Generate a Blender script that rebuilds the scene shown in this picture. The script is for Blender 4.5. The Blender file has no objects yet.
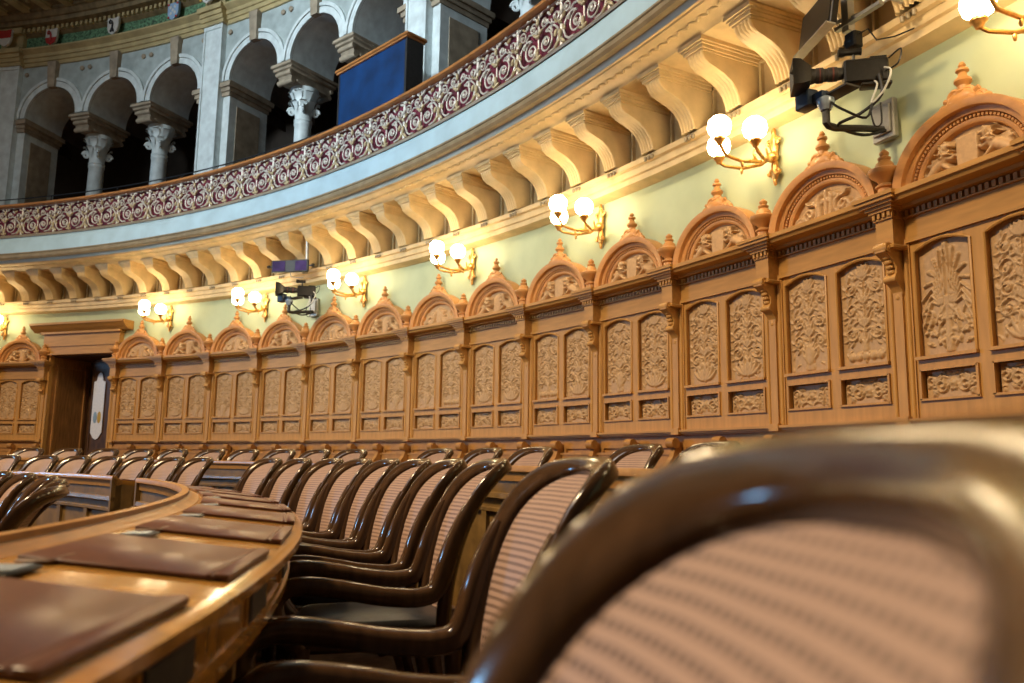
import bpy, math, random
import numpy as np
from mathutils import Matrix, Vector
PI = math.pi
scene = bpy.context.scene
COL = scene.collection
random.seed(7)

# ------------------------------------------------------------------ geometry helper
class G:
    """collects faces of ONE mesh"""
    def __init__(s):
        s.v = []; s.f = []; s.uv = None
    def add(s, vs, fs):
        o = len(s.v)
        s.v.extend([tuple(p) for p in vs]); s.f.extend([tuple(i + o for i in f) for f in fs]); return s
    def box(s, x0, x1, y0, y1, z0, z1, b=0.0):
        if b <= 0:
            vs = [(x0,y0,z0),(x1,y0,z0),(x1,y1,z0),(x0,y1,z0),(x0,y0,z1),(x1,y0,z1),(x1,y1,z1),(x0,y1,z1)]
            return s.add(vs, [(0,3,2,1),(4,5,6,7),(0,1,5,4),(1,2,6,5),(2,3,7,6),(3,0,4,7)])
        rings = []
        for z, i in ((z0, b), (z0 + b, 0), (z1 - b, 0), (z1, b)):
            q = []
            for (cx, cy, sx, sy) in ((x1,y1,1,1),(x0,y1,-1,1),(x0,y0,-1,-1),(x1,y0,1,-1)):
                a, c = (cx - sx*(i), cy - sy*(b+i)), (cx - sx*(b+i), cy - sy*i)
                q += ([a, c] if sx*sy > 0 else [c, a])
            rings.append([(p[0], p[1], z) for p in q])
        return s.loft(rings, True, True)
    def loft(s, rings, closed=True, caps=False):
        n = len(rings[0]); vs = [p for r in rings for p in r]; fs = []
        for i in range(len(rings) - 1):
            for j in range(n if closed else n - 1):
                k = (j + 1) % n
                fs.append((i*n + j, i*n + k, (i+1)*n + k, (i+1)*n + j))
        if caps:
            fs.append(tuple(range(n - 1, -1, -1))); m = (len(rings) - 1)*n; fs.append(tuple(range(m, m + n)))
        return s.add(vs, fs)
    def lathe(s, prof, n=16, c=(0,0,0), ang=(0, 2*PI), axis='z'):
        full = abs(ang[1] - ang[0] - 2*PI) < 1e-6; rings = []
        m = n if full else n + 1
        for (r, z) in prof:
            ring = []
            for k in range(m):
                a = ang[0] + (ang[1] - ang[0])*k/n
                if axis == 'z': ring.append((c[0] + r*math.cos(a), c[1] + r*math.sin(a), c[2] + z))
                elif axis == 'y': ring.append((c[0] + r*math.cos(a), c[1] + z, c[2] + r*math.sin(a)))
                else: ring.append((c[0] + z, c[1] + r*math.cos(a), c[2] + r*math.sin(a)))
            rings.append(ring)
        return s.loft(rings, full)
    def tube(s, pts, r, n=8, caps=True, flat=None):
        """round tube along pts; r number or list; flat=(w,h,up) makes a flattened section"""
        P = [Vector(p) for p in pts]; rings = []; up0 = None
        for i, p in enumerate(P):
            t = (P[min(i+1, len(P)-1)] - P[max(i-1, 0)]).normalized()
            if up0 is None:
                up0 = Vector((0,0,1)) if abs(t.z) < .9 else Vector((1,0,0))
                if flat: up0 = Vector(flat[2])
            a = t.cross(up0)
            if a.length < 1e-6: a = t.orthogonal()
            a.normalize(); b = a.cross(t).normalized(); up0 = b
            ri = r[i] if isinstance(r, (list, tuple)) else r
            ring = []
            for k in range(n):
                q = 2*PI*k/n; ca, sa = math.cos(q), math.sin(q)
                if flat:
                    e = .55
                    ca = math.copysign(abs(ca)**e, ca)*flat[0]*ri; sa = math.copysign(abs(sa)**e, sa)*flat[1]*ri
                else: ca *= ri; sa *= ri
                ring.append(tuple(p + a*ca + b*sa))
            rings.append(ring)
        return s.loft(rings, True, caps)
    def prism(s, poly, y0, y1, axis='y'):
        """polygon (a,b) extruded; axis y: (x,z) ; axis x: (y,z)"""
        n = len(poly)
        mk = (lambda p, d: (p[0], d, p[1])) if axis == 'y' else (lambda p, d: (d, p[0], p[1]))
        vs = [mk(p, y0) for p in poly] + [mk(p, y1) for p in poly]
        fs = [tuple(range(n)), tuple(range(2*n - 1, n - 1, -1))] + [(i, i + n, (i+1) % n + n, (i+1) % n) for i in range(n)]
        return s.add(vs, fs)
    def grid(s, P, nu, nv):
        vs = [P(i/(nu), j/(nv)) for j in range(nv + 1) for i in range(nu + 1)]; w = nu + 1
        return s.add(vs, [(j*w + i, j*w + i + 1, (j+1)*w + i + 1, (j+1)*w + i) for j in range(nv) for i in range(nu)])
    def ball(s, c, rx, ry=None, rz=None, n=10, m=6, rot=None):
        ry = ry or rx; rz = rz or rx; rings = []
        for j in range(1, m):
            t = PI*j/m; rings.append([Vector((rx*math.sin(t)*math.cos(2*PI*k/n), ry*math.sin(t)*math.sin(2*PI*k/n), -rz*math.cos(t))) for k in range(n)])
        vs = [Vector((0,0,-rz))] + [p for r in rings for p in r] + [Vector((0,0,rz))]
        if rot is not None: vs = [rot @ p for p in vs]
        vs = [p + Vector(c) for p in vs]; fs = []
        for k in range(n): fs.append((0, 1 + (k+1) % n, 1 + k))
        for j in range(m - 2):
            for k in range(n):
                a = 1 + j*n; fs.append((a + k, a + (k+1) % n, a + n + (k+1) % n, a + n + k))
        L = len(vs) - 1; a = 1 + (m - 2)*n
        for k in range(n): fs.append((a + k, a + (k+1) % n, L))
        return s.add(vs, fs)
    def move(s, M, start=0):
        for i in range(start, len(s.v)): s.v[i] = tuple(M @ Vector(s.v[i]))
        return s
    def mesh(s, name, mat, smooth=True, angle=40):
        me = bpy.data.meshes.new(name); me.from_pydata(s.v, [], s.f)
        import bmesh
        bm = bmesh.new(); bm.from_mesh(me); bmesh.ops.recalc_face_normals(bm, faces=bm.faces); bm.to_mesh(me); bm.free()
        if s.uv is not None:
            L = me.uv_layers.new(name='UVMap')
            idx = np.zeros(len(me.loops), dtype=np.int32); me.loops.foreach_get('vertex_index', idx)
            uv = np.array(s.uv, dtype=np.float32)[idx]; L.data.foreach_set('uv', uv.ravel())
        me.polygons.foreach_set('use_smooth', [smooth]*len(me.polygons))
        if smooth: me.set_sharp_from_angle(angle=math.radians(angle))
        me.materials.append(mat); me.update(); return me

def put(name, me, parent=None, loc=None, rotz=None, label=None):
    if isinstance(me, tuple): me = me[0].mesh(name, *me[1:])
    o = bpy.data.objects.new(name, me); COL.objects.link(o)
    if parent is not None: o.parent = parent
    if loc is not None: o.location = loc
    if rotz is not None: o.rotation_euler = (0, 0, rotz)
    if label: o['label'] = label
    return o
def tag(o, label, cat, group=None):
    o['label'] = label; o['category'] = cat
    if group: o['group'] = group
    return o
def thing(name, label, cat, loc=(0,0,0), rotz=0, group=None):
    o = bpy.data.objects.new(name, None); COL.objects.link(o); o.empty_display_size = .1
    o.location = loc; o.rotation_euler = (0, 0, rotz); return tag(o, label, cat, group)
def struct(o):
    o['kind'] = 'structure'; return o
ORD = ['zeroth','first','second','third','fourth','fifth','sixth','seventh','eighth','ninth','tenth','eleventh','twelfth','thirteenth','fourteenth','fifteenth','sixteenth','seventeenth','eighteenth','nineteenth','twentieth']

# ------------------------------------------------------------------ materials
def newmat(name):
    m = bpy.data.materials.new(name); m.use_nodes = True; nt = m.node_tree
    return m, nt, nt.nodes['Principled BSDF']
def N(nt, t, **kw):
    n = nt.nodes.new(t)
    for k, v in kw.items(): setattr(n, k, v)
    return n
def mat(name, col, rough=.5, var=.12, scale=6, stretch=(1,1,1), bump=0.0, metal=0.0, spec=.5, coat=0.0, sheen=0.0, detail=4):
    m, nt, b = newmat(name); L = nt.links
    tc = N(nt, 'ShaderNodeTexCoord'); mp = N(nt, 'ShaderNodeMapping'); mp.inputs['Scale'].default_value = [scale*k for k in stretch]
    L.new(tc.outputs['Object'], mp.inputs['Vector'])
    no = N(nt, 'ShaderNodeTexNoise'); no.inputs['Detail'].default_value = detail; no.inputs['Scale'].default_value = 1
    L.new(mp.outputs['Vector'], no.inputs['Vector'])
    cr = N(nt, 'ShaderNodeValToRGB'); e = cr.color_ramp.elements
    e[0].position = .3; e[1].position = .72
    e[0].color = [c*(1 - var*1.6) for c in col] + [1]; e[1].color = [min(1, c*(1 + var)) for c in col] + [1]
    L.new(no.outputs['Fac'], cr.inputs['Fac']); L.new(cr.outputs['Color'], b.inputs['Base Color'])
    b.inputs['Roughness'].default_value = rough; b.inputs['Metallic'].default_value = metal
    b.inputs['Specular IOR Level'].default_value = spec
    b.inputs['Coat Weight'].default_value = coat; b.inputs['Coat Roughness'].default_value = .12
    if sheen: b.inputs['Sheen Weight'].default_value = sheen
    if bump:
        bu = N(nt, 'ShaderNodeBump'); bu.inputs['Strength'].default_value = bump; bu.inputs['Distance'].default_value = .01
        L.new(no.outputs['Fac'], bu.inputs['Height']); L.new(bu.outputs['Normal'], b.inputs['Normal'])
    return m
OAK = mat('oak', (.47,.24,.064), .42, .10, 4, (6,6,.7), .03, spec=.25)
OAKH = mat('oak_horizontal', (.45,.23,.06), .42, .10, 4, (.8,6,6), .03, spec=.25)
CARVE = mat('carved_oak', (.47,.29,.135), .45, .10, 30, spec=.3)
PEDI = mat('pediment_oak', (.52,.25,.08), .4, .10, 5, (2,2,4), .03, spec=.3)
STALL = mat('stall_oak', (.40,.19,.05), .45, .15, 5, (2,6,2), .06, spec=.3)
CHAIR = mat('polished_walnut', (.048,.024,.011), .145, .2, 9, (4,4,1), 0, spec=.45)
LEATHER = mat('black_leather', (.012,.012,.014), .4, .2, 60, bump=.1)
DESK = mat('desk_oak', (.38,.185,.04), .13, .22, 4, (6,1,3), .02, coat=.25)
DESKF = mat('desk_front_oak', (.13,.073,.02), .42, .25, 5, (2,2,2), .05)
RIM = mat('desk_rim_oak', (.29,.14,.036), .34, .15, 6, (2,2,6), .02, spec=.35)
MAT = mat('brown_leather', (.10,.040,.024), .3, .12, 70, bump=.015)
CREAM = mat('cream_stone', (.66,.49,.25), .5, .12, 5, bump=.05)
CREAMD = mat('cream_stone_panel', (.52,.39,.2), .55, .2, 4, bump=.05)
GREEN = mat('sage_plaster', (.44,.50,.31), .7, .08, 2)
BLUEB = mat('blue_grey_stone', (.42,.60,.70), .45, .08, 3)
GREYB = mat('grey_green_stone', (.45,.50,.45), .5, .08, 3)
BROWNM = mat('brown_stone', (.27,.215,.13), .4, .15, 6)
MARBLE = mat('grey_blue_marble', (.38,.45,.45), .4, .15, 5, bump=.02)
MARBLEW = mat('white_marble', (.60,.68,.69), .4, .12, 6)
SAND = mat('brown_sandstone', (.32,.265,.19), .6, .2, 6)
ENT = mat('ochre_stone', (.42,.34,.17), .5, .15, 4)
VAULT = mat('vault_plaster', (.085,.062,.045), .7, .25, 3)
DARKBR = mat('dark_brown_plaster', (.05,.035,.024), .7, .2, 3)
GOLDW = mat('cornice_brown', (.20,.15,.075), .5, .25, 8)
FRIEZE = mat('green_frieze', (.11,.24,.13), .6, .6, 22, bump=.4, detail=6)
VELVET = mat('crimson_velvet', (.16,.008,.035), .8, .25, 12, sheen=.2)
IRON = mat('silvered_iron', (.58,.56,.50), .4, .2, 20, metal=.1)
GOLD = mat('gilded_iron', (.52,.43,.26), .4, .25, 20, metal=.15)
ORMOLU = mat('ormolu', (.75,.42,.12), .3, .2, 30, metal=.7)
HANDR = mat('handrail_wood', (.40,.17,.05), .4, .15, 5, coat=.1)
BLACK = mat('black_plastic', (.012,.011,.010), .4, .2, 40, spec=.3)
BLACKR = mat('rough_black', (.02,.018,.016), .6, .2, 40)
GREYM = mat('grey_metal', (.33,.32,.29), .35, .12, 10, metal=.5)
NAVY = mat('navy_panel', (.002,.035,.13), .45, .3, 2.5)
BLUEP = mat('dark_blue_plastic', (.03,.05,.09), .4, .15, 20)
STEEL = mat('brushed_steel', (.28,.35,.43), .25, .1, 20, metal=.2)
DARKW = mat('dark_walnut', (.085,.038,.014), .4, .3, 5, (5,5,1), .05)
JAMB = mat('jamb_oak', (.42,.20,.06), .35, .25, 5, (6,6,.7), .05)
CARPET = mat('dark_carpet', (.10,.055,.035), .95, .25, 25)
SHW = mat('shield_white', (.55,.55,.52), .5, .05); SHR = mat('shield_red', (.35,.02,.02), .5, .1)
SHB = mat('shield_black', (.01,.01,.012), .5, .1); SHBL = mat('shield_blue', (.25,.38,.55), .5, .1); SHY = mat('shield_gold', (.5,.32,.05), .5, .1)
CABLE = mat('pale_cable', (.5,.5,.45), .5, .05)
SCREEN = mat('purple_screen', (.05,.03,.12), .6, .3, 8, spec=.1)
CEIL = mat('ceiling_plaster', (.35,.28,.18), .8, .1, 2)
def emis(name, col, s):
    m, nt, b = newmat(name); b.inputs['Base Color'].default_value = (1,1,1,1)
    b.inputs['Emission Color'].default_value = (*col, 1); b.inputs['Emission Strength'].default_value = s; return m
GLOBE = emis('lit_frosted_globe', (1,.78,.46), 31)
def cane_mat():
    m, nt, b = newmat('woven_cane'); L = nt.links
    uv = N(nt, 'ShaderNodeUVMap'); sp = N(nt, 'ShaderNodeSeparateXYZ'); L.new(uv.outputs['UV'], sp.inputs[0])
    def mth(op, a, c, cl=False):
        n = N(nt, 'ShaderNodeMath', operation=op); n.use_clamp = cl
        for i, q in enumerate((a, c)):
            if q is None: continue
            if isinstance(q, (int, float)): n.inputs[i].default_value = q
            else: L.new(q, n.inputs[i])
        return n.outputs[0]
    no = N(nt, 'ShaderNodeTexNoise'); no.inputs['Scale'].default_value = 14; L.new(uv.outputs['UV'], no.inputs['Vector'])
    wob = mth('MULTIPLY', no.outputs['Fac'], .004)
    v = mth('ADD', sp.outputs['Y'], wob)
    sv = mth('SINE', mth('MULTIPLY', v, 2*PI/.0148), None)
    su = mth('SINE', mth('MULTIPLY', sp.outputs['X'], 2*PI/.0105), None)
    rows = mth('MULTIPLY', mth('ADD', sv, .05), 2.0, True)
    dots = mth('MULTIPLY', mth('ADD', su, .35), 1.6, True)
    k = mth('MULTIPLY', rows, mth('ADD', mth('MULTIPLY', dots, .72), .28), True)
    mx = N(nt, 'ShaderNodeMix', data_type='RGBA')
    L.new(k, mx.inputs['Factor']); mx.inputs['A'].default_value = (.29,.185,.135,1); mx.inputs['B'].default_value = (.075,.038,.023,1)
    L.new(mx.outputs['Result'], b.inputs['Base Color']); b.inputs['Roughness'].default_value = .55
    bu = N(nt, 'ShaderNodeBump'); bu.inputs['Strength'].default_value = .5; bu.inputs['Distance'].default_value = .002; bu.invert = True
    L.new(k, bu.inputs['Height']); L.new(bu.outputs['Normal'], b.inputs['Normal'])
    return m
CANE = cane_mat()
def glass_etched():
    m, nt, b = newmat('etched_glass'); L = nt.links
    no = N(nt, 'ShaderNodeTexNoise'); no.inputs['Scale'].default_value = 30; tc = N(nt, 'ShaderNodeTexCoord'); L.new(tc.outputs['Object'], no.inputs['Vector'])
    cr = N(nt, 'ShaderNodeValToRGB'); cr.color_ramp.elements[0].color = (.55,.58,.70,1); cr.color_ramp.elements[1].color = (.80,.82,.88,1)
    L.new(no.outputs['Fac'], cr.inputs['Fac']); L.new(cr.outputs['Color'], b.inputs['Base Color']); b.inputs['Roughness'].default_value = .25
    return m
GLASS = glass_etched()

# ------------------------------------------------------------------ frames
R = 19.0; DTH = .06602557; EYE = Vector((8.15629476, 12.43558235, 0.0))
def bang(b): return PI/2 - (b - 7)*DTH
def bpos(b, r=R, z=0): a = bang(b); return (r*math.cos(a), r*math.sin(a), z)
def brot(b): return bang(b) - PI/2
C0 = (1.696, 5.400)
def rpos(beta, r, z=0): a = math.radians(beta); return (C0[0] + r*math.cos(a), C0[1] + r*math.sin(a), z)
def rrot(beta): return math.radians(beta) - PI/2
def ring(prof, b0, b1, n):
    """profile (r,z) swept round the hall between bays b0..b1"""
    g = G(); rings = []
    for k in range(n + 1):
        a = bang(b0 + (b1 - b0)*k/n); rings.append([(r*math.cos(a), r*math.sin(a), z) for r, z in prof])
    return g.loft(rings, False)
def rowring(prof, t0, t1, n, g=None):
    g = g or G(); rings = []
    for k in range(n + 1):
        a = math.radians(t0 + (t1 - t0)*k/n); rings.append([(C0[0] + r*math.cos(a), C0[1] + r*math.sin(a), z) for r, z in prof])
    return g.loft(rings, True, True)
B0, B1 = -5.5, 17.5          # extent of the wall in bays
FLOOR, FLOOR2, FLOOR0 = -.98, -.88, -1.11

# ================================================================== SETTING
# floor: three tiers about the rows' centre
g = G()
tiers = [(0.5, FLOOR0), (8.72, FLOOR0), (8.72, FLOOR), (10.33, FLOOR), (10.33, FLOOR2), (24.0, FLOOR2)]
rings = []
for k in range(97):
    a = math.radians(-20 + 200*k/96); rings.append([(C0[0] + r*math.cos(a), C0[1] + r*math.sin(a), z) for r, z in tiers])
g.loft(rings, False)
struct(put('floor', (g, CARPET)))
# curved wall: sage plaster, with the doorway left open
DB0, DB1, DZ = -1.93, -.50, 2.0
g = G()
for (a, b, z0, z1, n) in ((B0, DB0, -1.1, 3.7, 20), (DB1, B1, -1.1, 3.7, 90), (DB0, DB1, DZ, 3.7, 8)):
    rr = []
    for k in range(n + 1):
        t = bang(a + (b - a)*k/n); rr.append([(19.02*math.cos(t), 19.02*math.sin(t), z) for z in (z0, z1)])
    g.loft(rr, False)
struct(put('wall_back', (g, GREEN)))
# cream frieze under the brackets
struct(put('trim_1', (ring([(19.0, 3.125), (18.80, 3.125), (18.80, 3.07), (18.835, 3.06), (18.835, 2.99), (18.86, 2.98), (18.86, 2.92), (19.02, 2.90)], B0, B1, 126), CREAM)))
# soffit and ornamented ledge under the gallery
struct(put('trim_2', (ring([(18.04, 3.728), (18.07, 3.728), (18.08, 3.715), (18.10, 3.712), (18.12, 3.705), (18.24, 3.678), (18.26, 3.668), (18.30, 3.655), (18.31, 3.64), (19.02, 3.63)], B0, B1, 126), CREAM)))
# carved leaf strip on the ledge
g = G(); nb = 0
for k in range(int((B1 - B0)/.11)):
    a = bang(B0 + .11*k)
    for s in (-1, 1):
        M = Matrix.Translation((18.18*math.cos(a + s*.002), 18.18*math.sin(a + s*.002), 3.688)) @ Matrix.Rotation(a + s*.9, 4, 'Z')
        n0 = len(g.v); g.ball((0,0,0), .042, .016, .012, 6, 4); g.move(M, n0)
struct(put('trim_3', (g, CREAM)))
# grey band, brown mouldings, blue band, plinth of the balustrade
struct(put('trim_4', (ring([(18.045, 3.725), (18.02, 3.79)], B0, B1, 126), GREYB)))
struct(put('trim_5', (ring([(18.03, 3.785), (17.94, 3.775), (17.925, 3.79), (17.915, 3.80), (17.915, 3.84), (17.93, 3.85), (17.94, 3.865), (17.925, 3.875), (17.925, 3.895), (17.955, 3.905)], B0, B1, 126), BROWNM)))
struct(put('trim_6', (ring([(17.952, 3.90), (17.955, 4.10), (17.985, 4.18), (18.03, 4.235)], B0, B1, 126), BLUEB)))
struct(put('trim_7', (ring([(18.0, 4.225), (17.99, 4.25), (18.02, 4.262), (18.02, 4.285), (18.14, 4.285)], B0, B1, 126), BROWNM)))
struct(put('trim_8', (ring([(18.06, 4.20), (22.0, 4.20)], B0, B1, 60), CARPET)))
# ------------------------------------------------------------------ arcade wall
ARC_R, SPR = .66, 7.20          # arch radius and springing height
MOD = 4.35; PIER0 = -3.25
def upos(u, d, z):               # u metres along the wall from bay 0, d outwards
    a = bang(u/(R*DTH)); return ((R + d)*math.cos(a), (R + d)*math.sin(a), z)
BW = R*DTH
piers = [PIER0 + MOD*k for k in range(-1, 5)]
gw, gv, gp, gs, gk = G(), G(), G(), G(), G()
for pi, pb in enumerate(piers):
    if pi == len(piers) - 1: break
    for k in range(3):
        uc = (pb + .84 + 1.3125*k)*BW + .03
        hw = 1.3125*BW/2
        ul, ur = uc - hw, uc + hw
        if k == 0: ul = (pb)*BW
        if k == 2: ur = (pb + MOD)*BW
        n = 24; arc = [(uc - ARC_R*math.cos(PI*i/n), SPR + ARC_R*math.sin(PI*i/n)) for i in range(n + 1)]
        top = [(ul + (ur - ul)*i/n, 8.40) for i in range(n + 1)]
        for d, sgn in ((0, 1), (1.0, 1)):
            gw.loft([[upos(a[0], d, a[1]), upos(t[0], d, t[1])] for a, t in zip([(ul, SPR)] + arc + [(ur, SPR)], [(ul, 8.40)] + top + [(ur, 8.40)])], False)
        # soffit with two raised edge bands
        gs.loft([[upos(a[0], 0.0, a[1]), upos(a[0], 1.0, a[1])] for a in arc], False)
        # archivolt mouldings
        for (r0, r1, d) in ((ARC_R - .005, ARC_R + .11, -.035), (ARC_R + .125, ARC_R + .19, -.05), (ARC_R - .01, ARC_R + .10, 1.03)):
            rr = []
            for i in range(n + 1):
                c, s_ = math.cos(PI*i/n), math.sin(PI*i/n)
                rr.append([upos(uc - r0*c, .02, SPR + r0*s_), upos(uc - r0*c, d, SPR + r0*s_), upos(uc - r1*c, d, SPR + r1*s_), upos(uc - r1*c, .02, SPR + r1*s_)])
            gv.loft(rr, False)
        # coffered barrel vault further back
        rr = []
        for i in range(n + 1):
            c, s_ = math.cos(PI*i/n), math.sin(PI*i/n); rr.append([upos(uc - .72*c, 1.0, SPR + .72*s_), upos(uc - .72*c, 2.4, SPR + .72*s_)])
        gs.loft(rr, False)
        # keystone
        kp = [(-.085, SPR + ARC_R - .03), (.085, SPR + ARC_R - .03), (.115, 8.40), (-.115, 8.40)]
        for d0, d1, s_ in ((-.09, .02, 1),):
            f = [upos(uc + p[0]*s_, d0 - (.03 if p[1] > 8 else 0), p[1]) for p in kp]; bck = [upos(uc + p[0], d1, p[1]) for p in kp]
            gk.add(f + bck, [(0,1,2,3), (0,4,5,1), (1,5,6,2), (2,6,7,3), (3,7,4,0)])
        # spandrel rosette
        for su in (-1, 1):
            q = upos(uc + su*.72, -.02, 8.2); M = Matrix.Translation(q) @ Matrix.Rotation(bang(uc/BW) - PI/2, 4, 'Z')
            n0 = len(gk.v); gk.ball((0,0,0), .055, .03, .055, 8, 5); gk.move(M, n0)
wl = struct(put('wall_gallery', (gw, MARBLE)))
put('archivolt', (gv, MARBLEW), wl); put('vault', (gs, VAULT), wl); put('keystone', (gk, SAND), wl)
# piers with a panelled pilaster in front and panelled flanks
for pi, pb in enumerate(piers):
    uc = pb*BW; M = Matrix.Translation(bpos(pb)) @ Matrix.Rotation(brot(pb), 4, 'Z')
    g = G(); jw = .84*BW - ARC_R + .03
    g.box(-jw, jw, 0.02, 1.0, 4.2, 7.0)
    g.box(-.25, .25, -.10, .05, 4.2, 8.38)
    g.move(M); pm = struct(put('pier', (g, MARBLEW)))
    g = G()
    for (x0, x1, z0, z1) in ((-.25, -.21, 4.2, 8.38), (.21, .25, 4.2, 8.38), (-.21, .21, 8.30, 8.38)): g.box(x0, x1, -.125, -.09, z0, z1)
    g.move(M); put('pilaster_border', (g, MARBLEW), pm)
    g = G()
    g.box(-jw - .05, jw + .05, -.05, 1.05, 6.98, 7.06); g.box(-jw - .09, jw + .09, -.09, 1.09, 7.06, 7.15); g.box(-jw - .03, jw + .03, -.02, 1.02, 7.15, SPR + .005); g.box(-jw - .02, jw + .02, -.02, 1.02, 6.90, 6.98)
    g.move(M); put('impost', (g, SAND), pm)
    g = G()
    for s in (-1, 1):
        g.box(s*jw - .012, s*jw + .012, .2, .8, 4.4, 6.75)
    g.move(M); put('flank_panel', (g, SAND), pm)
# room behind the arcade
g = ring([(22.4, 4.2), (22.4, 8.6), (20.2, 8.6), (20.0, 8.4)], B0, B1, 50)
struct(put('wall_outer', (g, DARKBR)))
# entablature
struct(put('trim_9', (ring([(19.02, 8.37), (18.96, 8.37), (18.96, 8.45), (18.93, 8.455), (18.93, 8.54), (18.90, 8.545), (18.90, 8.62), (18.84, 8.66), (18.80, 8.69), (18.80, 8.72), (19.0, 8.74)], B0, B1, 100), ENT)))
struct(put('trim_10', (ring([(18.99, 8.72), (18.99, 9.08)], B0, B1, 100), FRIEZE)))
struct(put('trim_11', (ring([(19.0, 9.05), (18.95, 9.07), (18.90, 9.12), (18.90, 9.20), (18.72, 9.22), (18.70, 9.30), (18.66, 9.31), (18.60, 9.40), (18.55, 9.41), (18.55, 9.47), (18.0, 9.48), (17.97, 9.6), (17.9, 9.7), (17.8, 9.72), (17.8, 9.9)], B0, B1, 100), GOLDW)))
g = G()
for k in range(int((B1 - B0)*10)):
    b = B0 + k/10; n0 = len(g.v); g.box(-.032, .032, -.17, -.08, 9.115, 9.20); g.move(Matrix.Translation(bpos(b)) @ Matrix.Rotation(brot(b), 4, 'Z'), n0)
struct(put('trim_12', (g, ENT)))
g = G()
for k in range(int((B1 - B0)*2.2)):
    b = B0 + k/2.2; n0 = len(g.v); g.box(-.09, .09, -.95, -.42, 9.40, 9.49); g.box(-.11, .11, -.97, -.42, 9.455, 9.50); g.move(Matrix.Translation(bpos(b)) @ Matrix.Rotation(brot(b), 4, 'Z'), n0)
    n0 = len(g.v); g.ball((0, -.69, 9.47), .05, .05, .03, 8, 5); g.move(Matrix.Translation(bpos(b + .227)) @ Matrix.Rotation(brot(b + .227), 4, 'Z'), n0)
struct(put('trim_13', (g, ENT)))
for pb in piers:   # entablature breaks forward over each pier
    g = G(); g.box(-.30, .30, -.16, .02, 8.375, 8.45); g.box(-.30, .30, -.19, .02, 8.45, 8.54); g.box(-.30, .30, -.22, .02, 8.54, 8.625); g.box(-.33, .33, -.27, .02, 8.625, 8.725); g.box(-.27, .27, -.12, .02, 8.725, 9.08); g.box(-.30, .30, -.22, .02, 9.08, 9.21)
    g.move(Matrix.Translation(bpos(pb)) @ Matrix.Rotation(brot(pb), 4, 'Z')); struct(put('trim_14', (g, ENT)))
struct(put('ceiling', (ring([(17.8, 9.9), (16.5, 11.2), (13.5, 12.2), (9.0, 12.6)], -25, 25, 80), CEIL)))

# canton shields on the green frieze
def shield_poly(w, h): return [(-w, h), (-w*.3, h*.92), (w*.3, h*.92), (w, h), (w*.95, -h*.2), (w*.7, -h*.7), (0, -h), (-w*.7, -h*.7), (-w*.95, -h*.2)]
def half(poly, lo, hi):          # clip to lo<=z<=hi
    def clip(P, z, keep):
        out = []
        for i in range(len(P)):
            a, b = P[i], P[(i+1) % len(P)]; ia, ib = keep(a[1], z), keep(b[1], z)
            if ia: out.append(a)
            if ia != ib: t = (z - a[1])/(b[1] - a[1]); out.append((a[0] + t*(b[0] - a[0]), z))
        return out
    return clip(clip(poly, lo, lambda q, z: q >= z), hi, lambda q, z: q <= z)
sh = shield_poly(.15, .19)
def crook():
    pts = [(.0, -.12), (.005, .02), (-.01, .09), (-.05, .13), (-.085, .10), (-.07, .06), (-.04, .07)]
    return [(x, -.052, z) for x, z in pts]
shields = [(-3.25, 'red over white wooden shield on the frieze above the pier by the doorway side', 'rw', -.15), (-2.41, 'white and red shield with dark crook on the green frieze', 'wr', 0),
           (-1.10, 'white shield with black crosier on the green frieze', 'w', 0), (.21, 'pale blue and white shield with red specks on the frieze', 'b', 0), (1.10, 'white shield with dark upright figure between gold and orange supporters', 'g', -.15)]
for b, lab, k, off in shields:
    t = thing('heraldic_shield', lab, 'shield', bpos(b, 18.86 + off, 8.93), brot(b), 'shields along the gallery frieze')
    base = {'rw': SHW, 'wr': SHW, 'w': SHW, 'b': SHBL, 'g': SHW}[k]
    g = G(); g.prism(sh, -.035, .02); put('field', (g, base), t)
    if k == 'rw': g = G(); g.prism(half(sh, .0, .2), -.042, -.03); put('red_half', (g, SHR), t)
    if k == 'wr':
        g = G(); g.prism(half(sh, -.2, -.02), -.042, -.03); put('red_half', (g, SHR), t)
        g = G(); g.tube(crook(), .018, 6); put('crook', (g, SHR), t)
    if k == 'w':
        g = G(); g.tube(crook(), .017, 6); g.tube([(-.045, -.05, -.13), (0, -.05, -.03), (.045, -.05, -.13)], .02, 6); put('crosier', (g, SHB), t)
    if k == 'b':
        g = G()
        for x, z in ((-.06, .08), (.05, .09), (0, .02), (-.05, -.05), (.06, -.04)): g.ball((x, -.04, z), .03, .01, .035, 8, 5)
        put('white_charge', (g, SHW), t)
        g = G()
        for x, z in ((-.12, .15), (.12, .15), (-.1, -.13), (.1, -.13)): g.ball((x, -.045, z), .03, .012, .025, 8, 5)
        put('red_edge', (g, SHR), t)
    if k == 'g':
        g = G(); g.tube([(0, -.05, -.13), (-.02, -.05, .0), (.03, -.05, .08), (0, -.05, .12)], [.02, .04, .03, .02], 8); put('dark_figure', (g, SHB), t)
        g = G(); g.ball((-.19, -.02, .02), .05, .03, .13, 10, 6); put('gold_supporter', (g, SHY), t)
        g = G(); g.ball((.19, -.02, .04), .05, .03, .12, 10, 6); put('orange_supporter', (g, ORMOLU), t)

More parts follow.
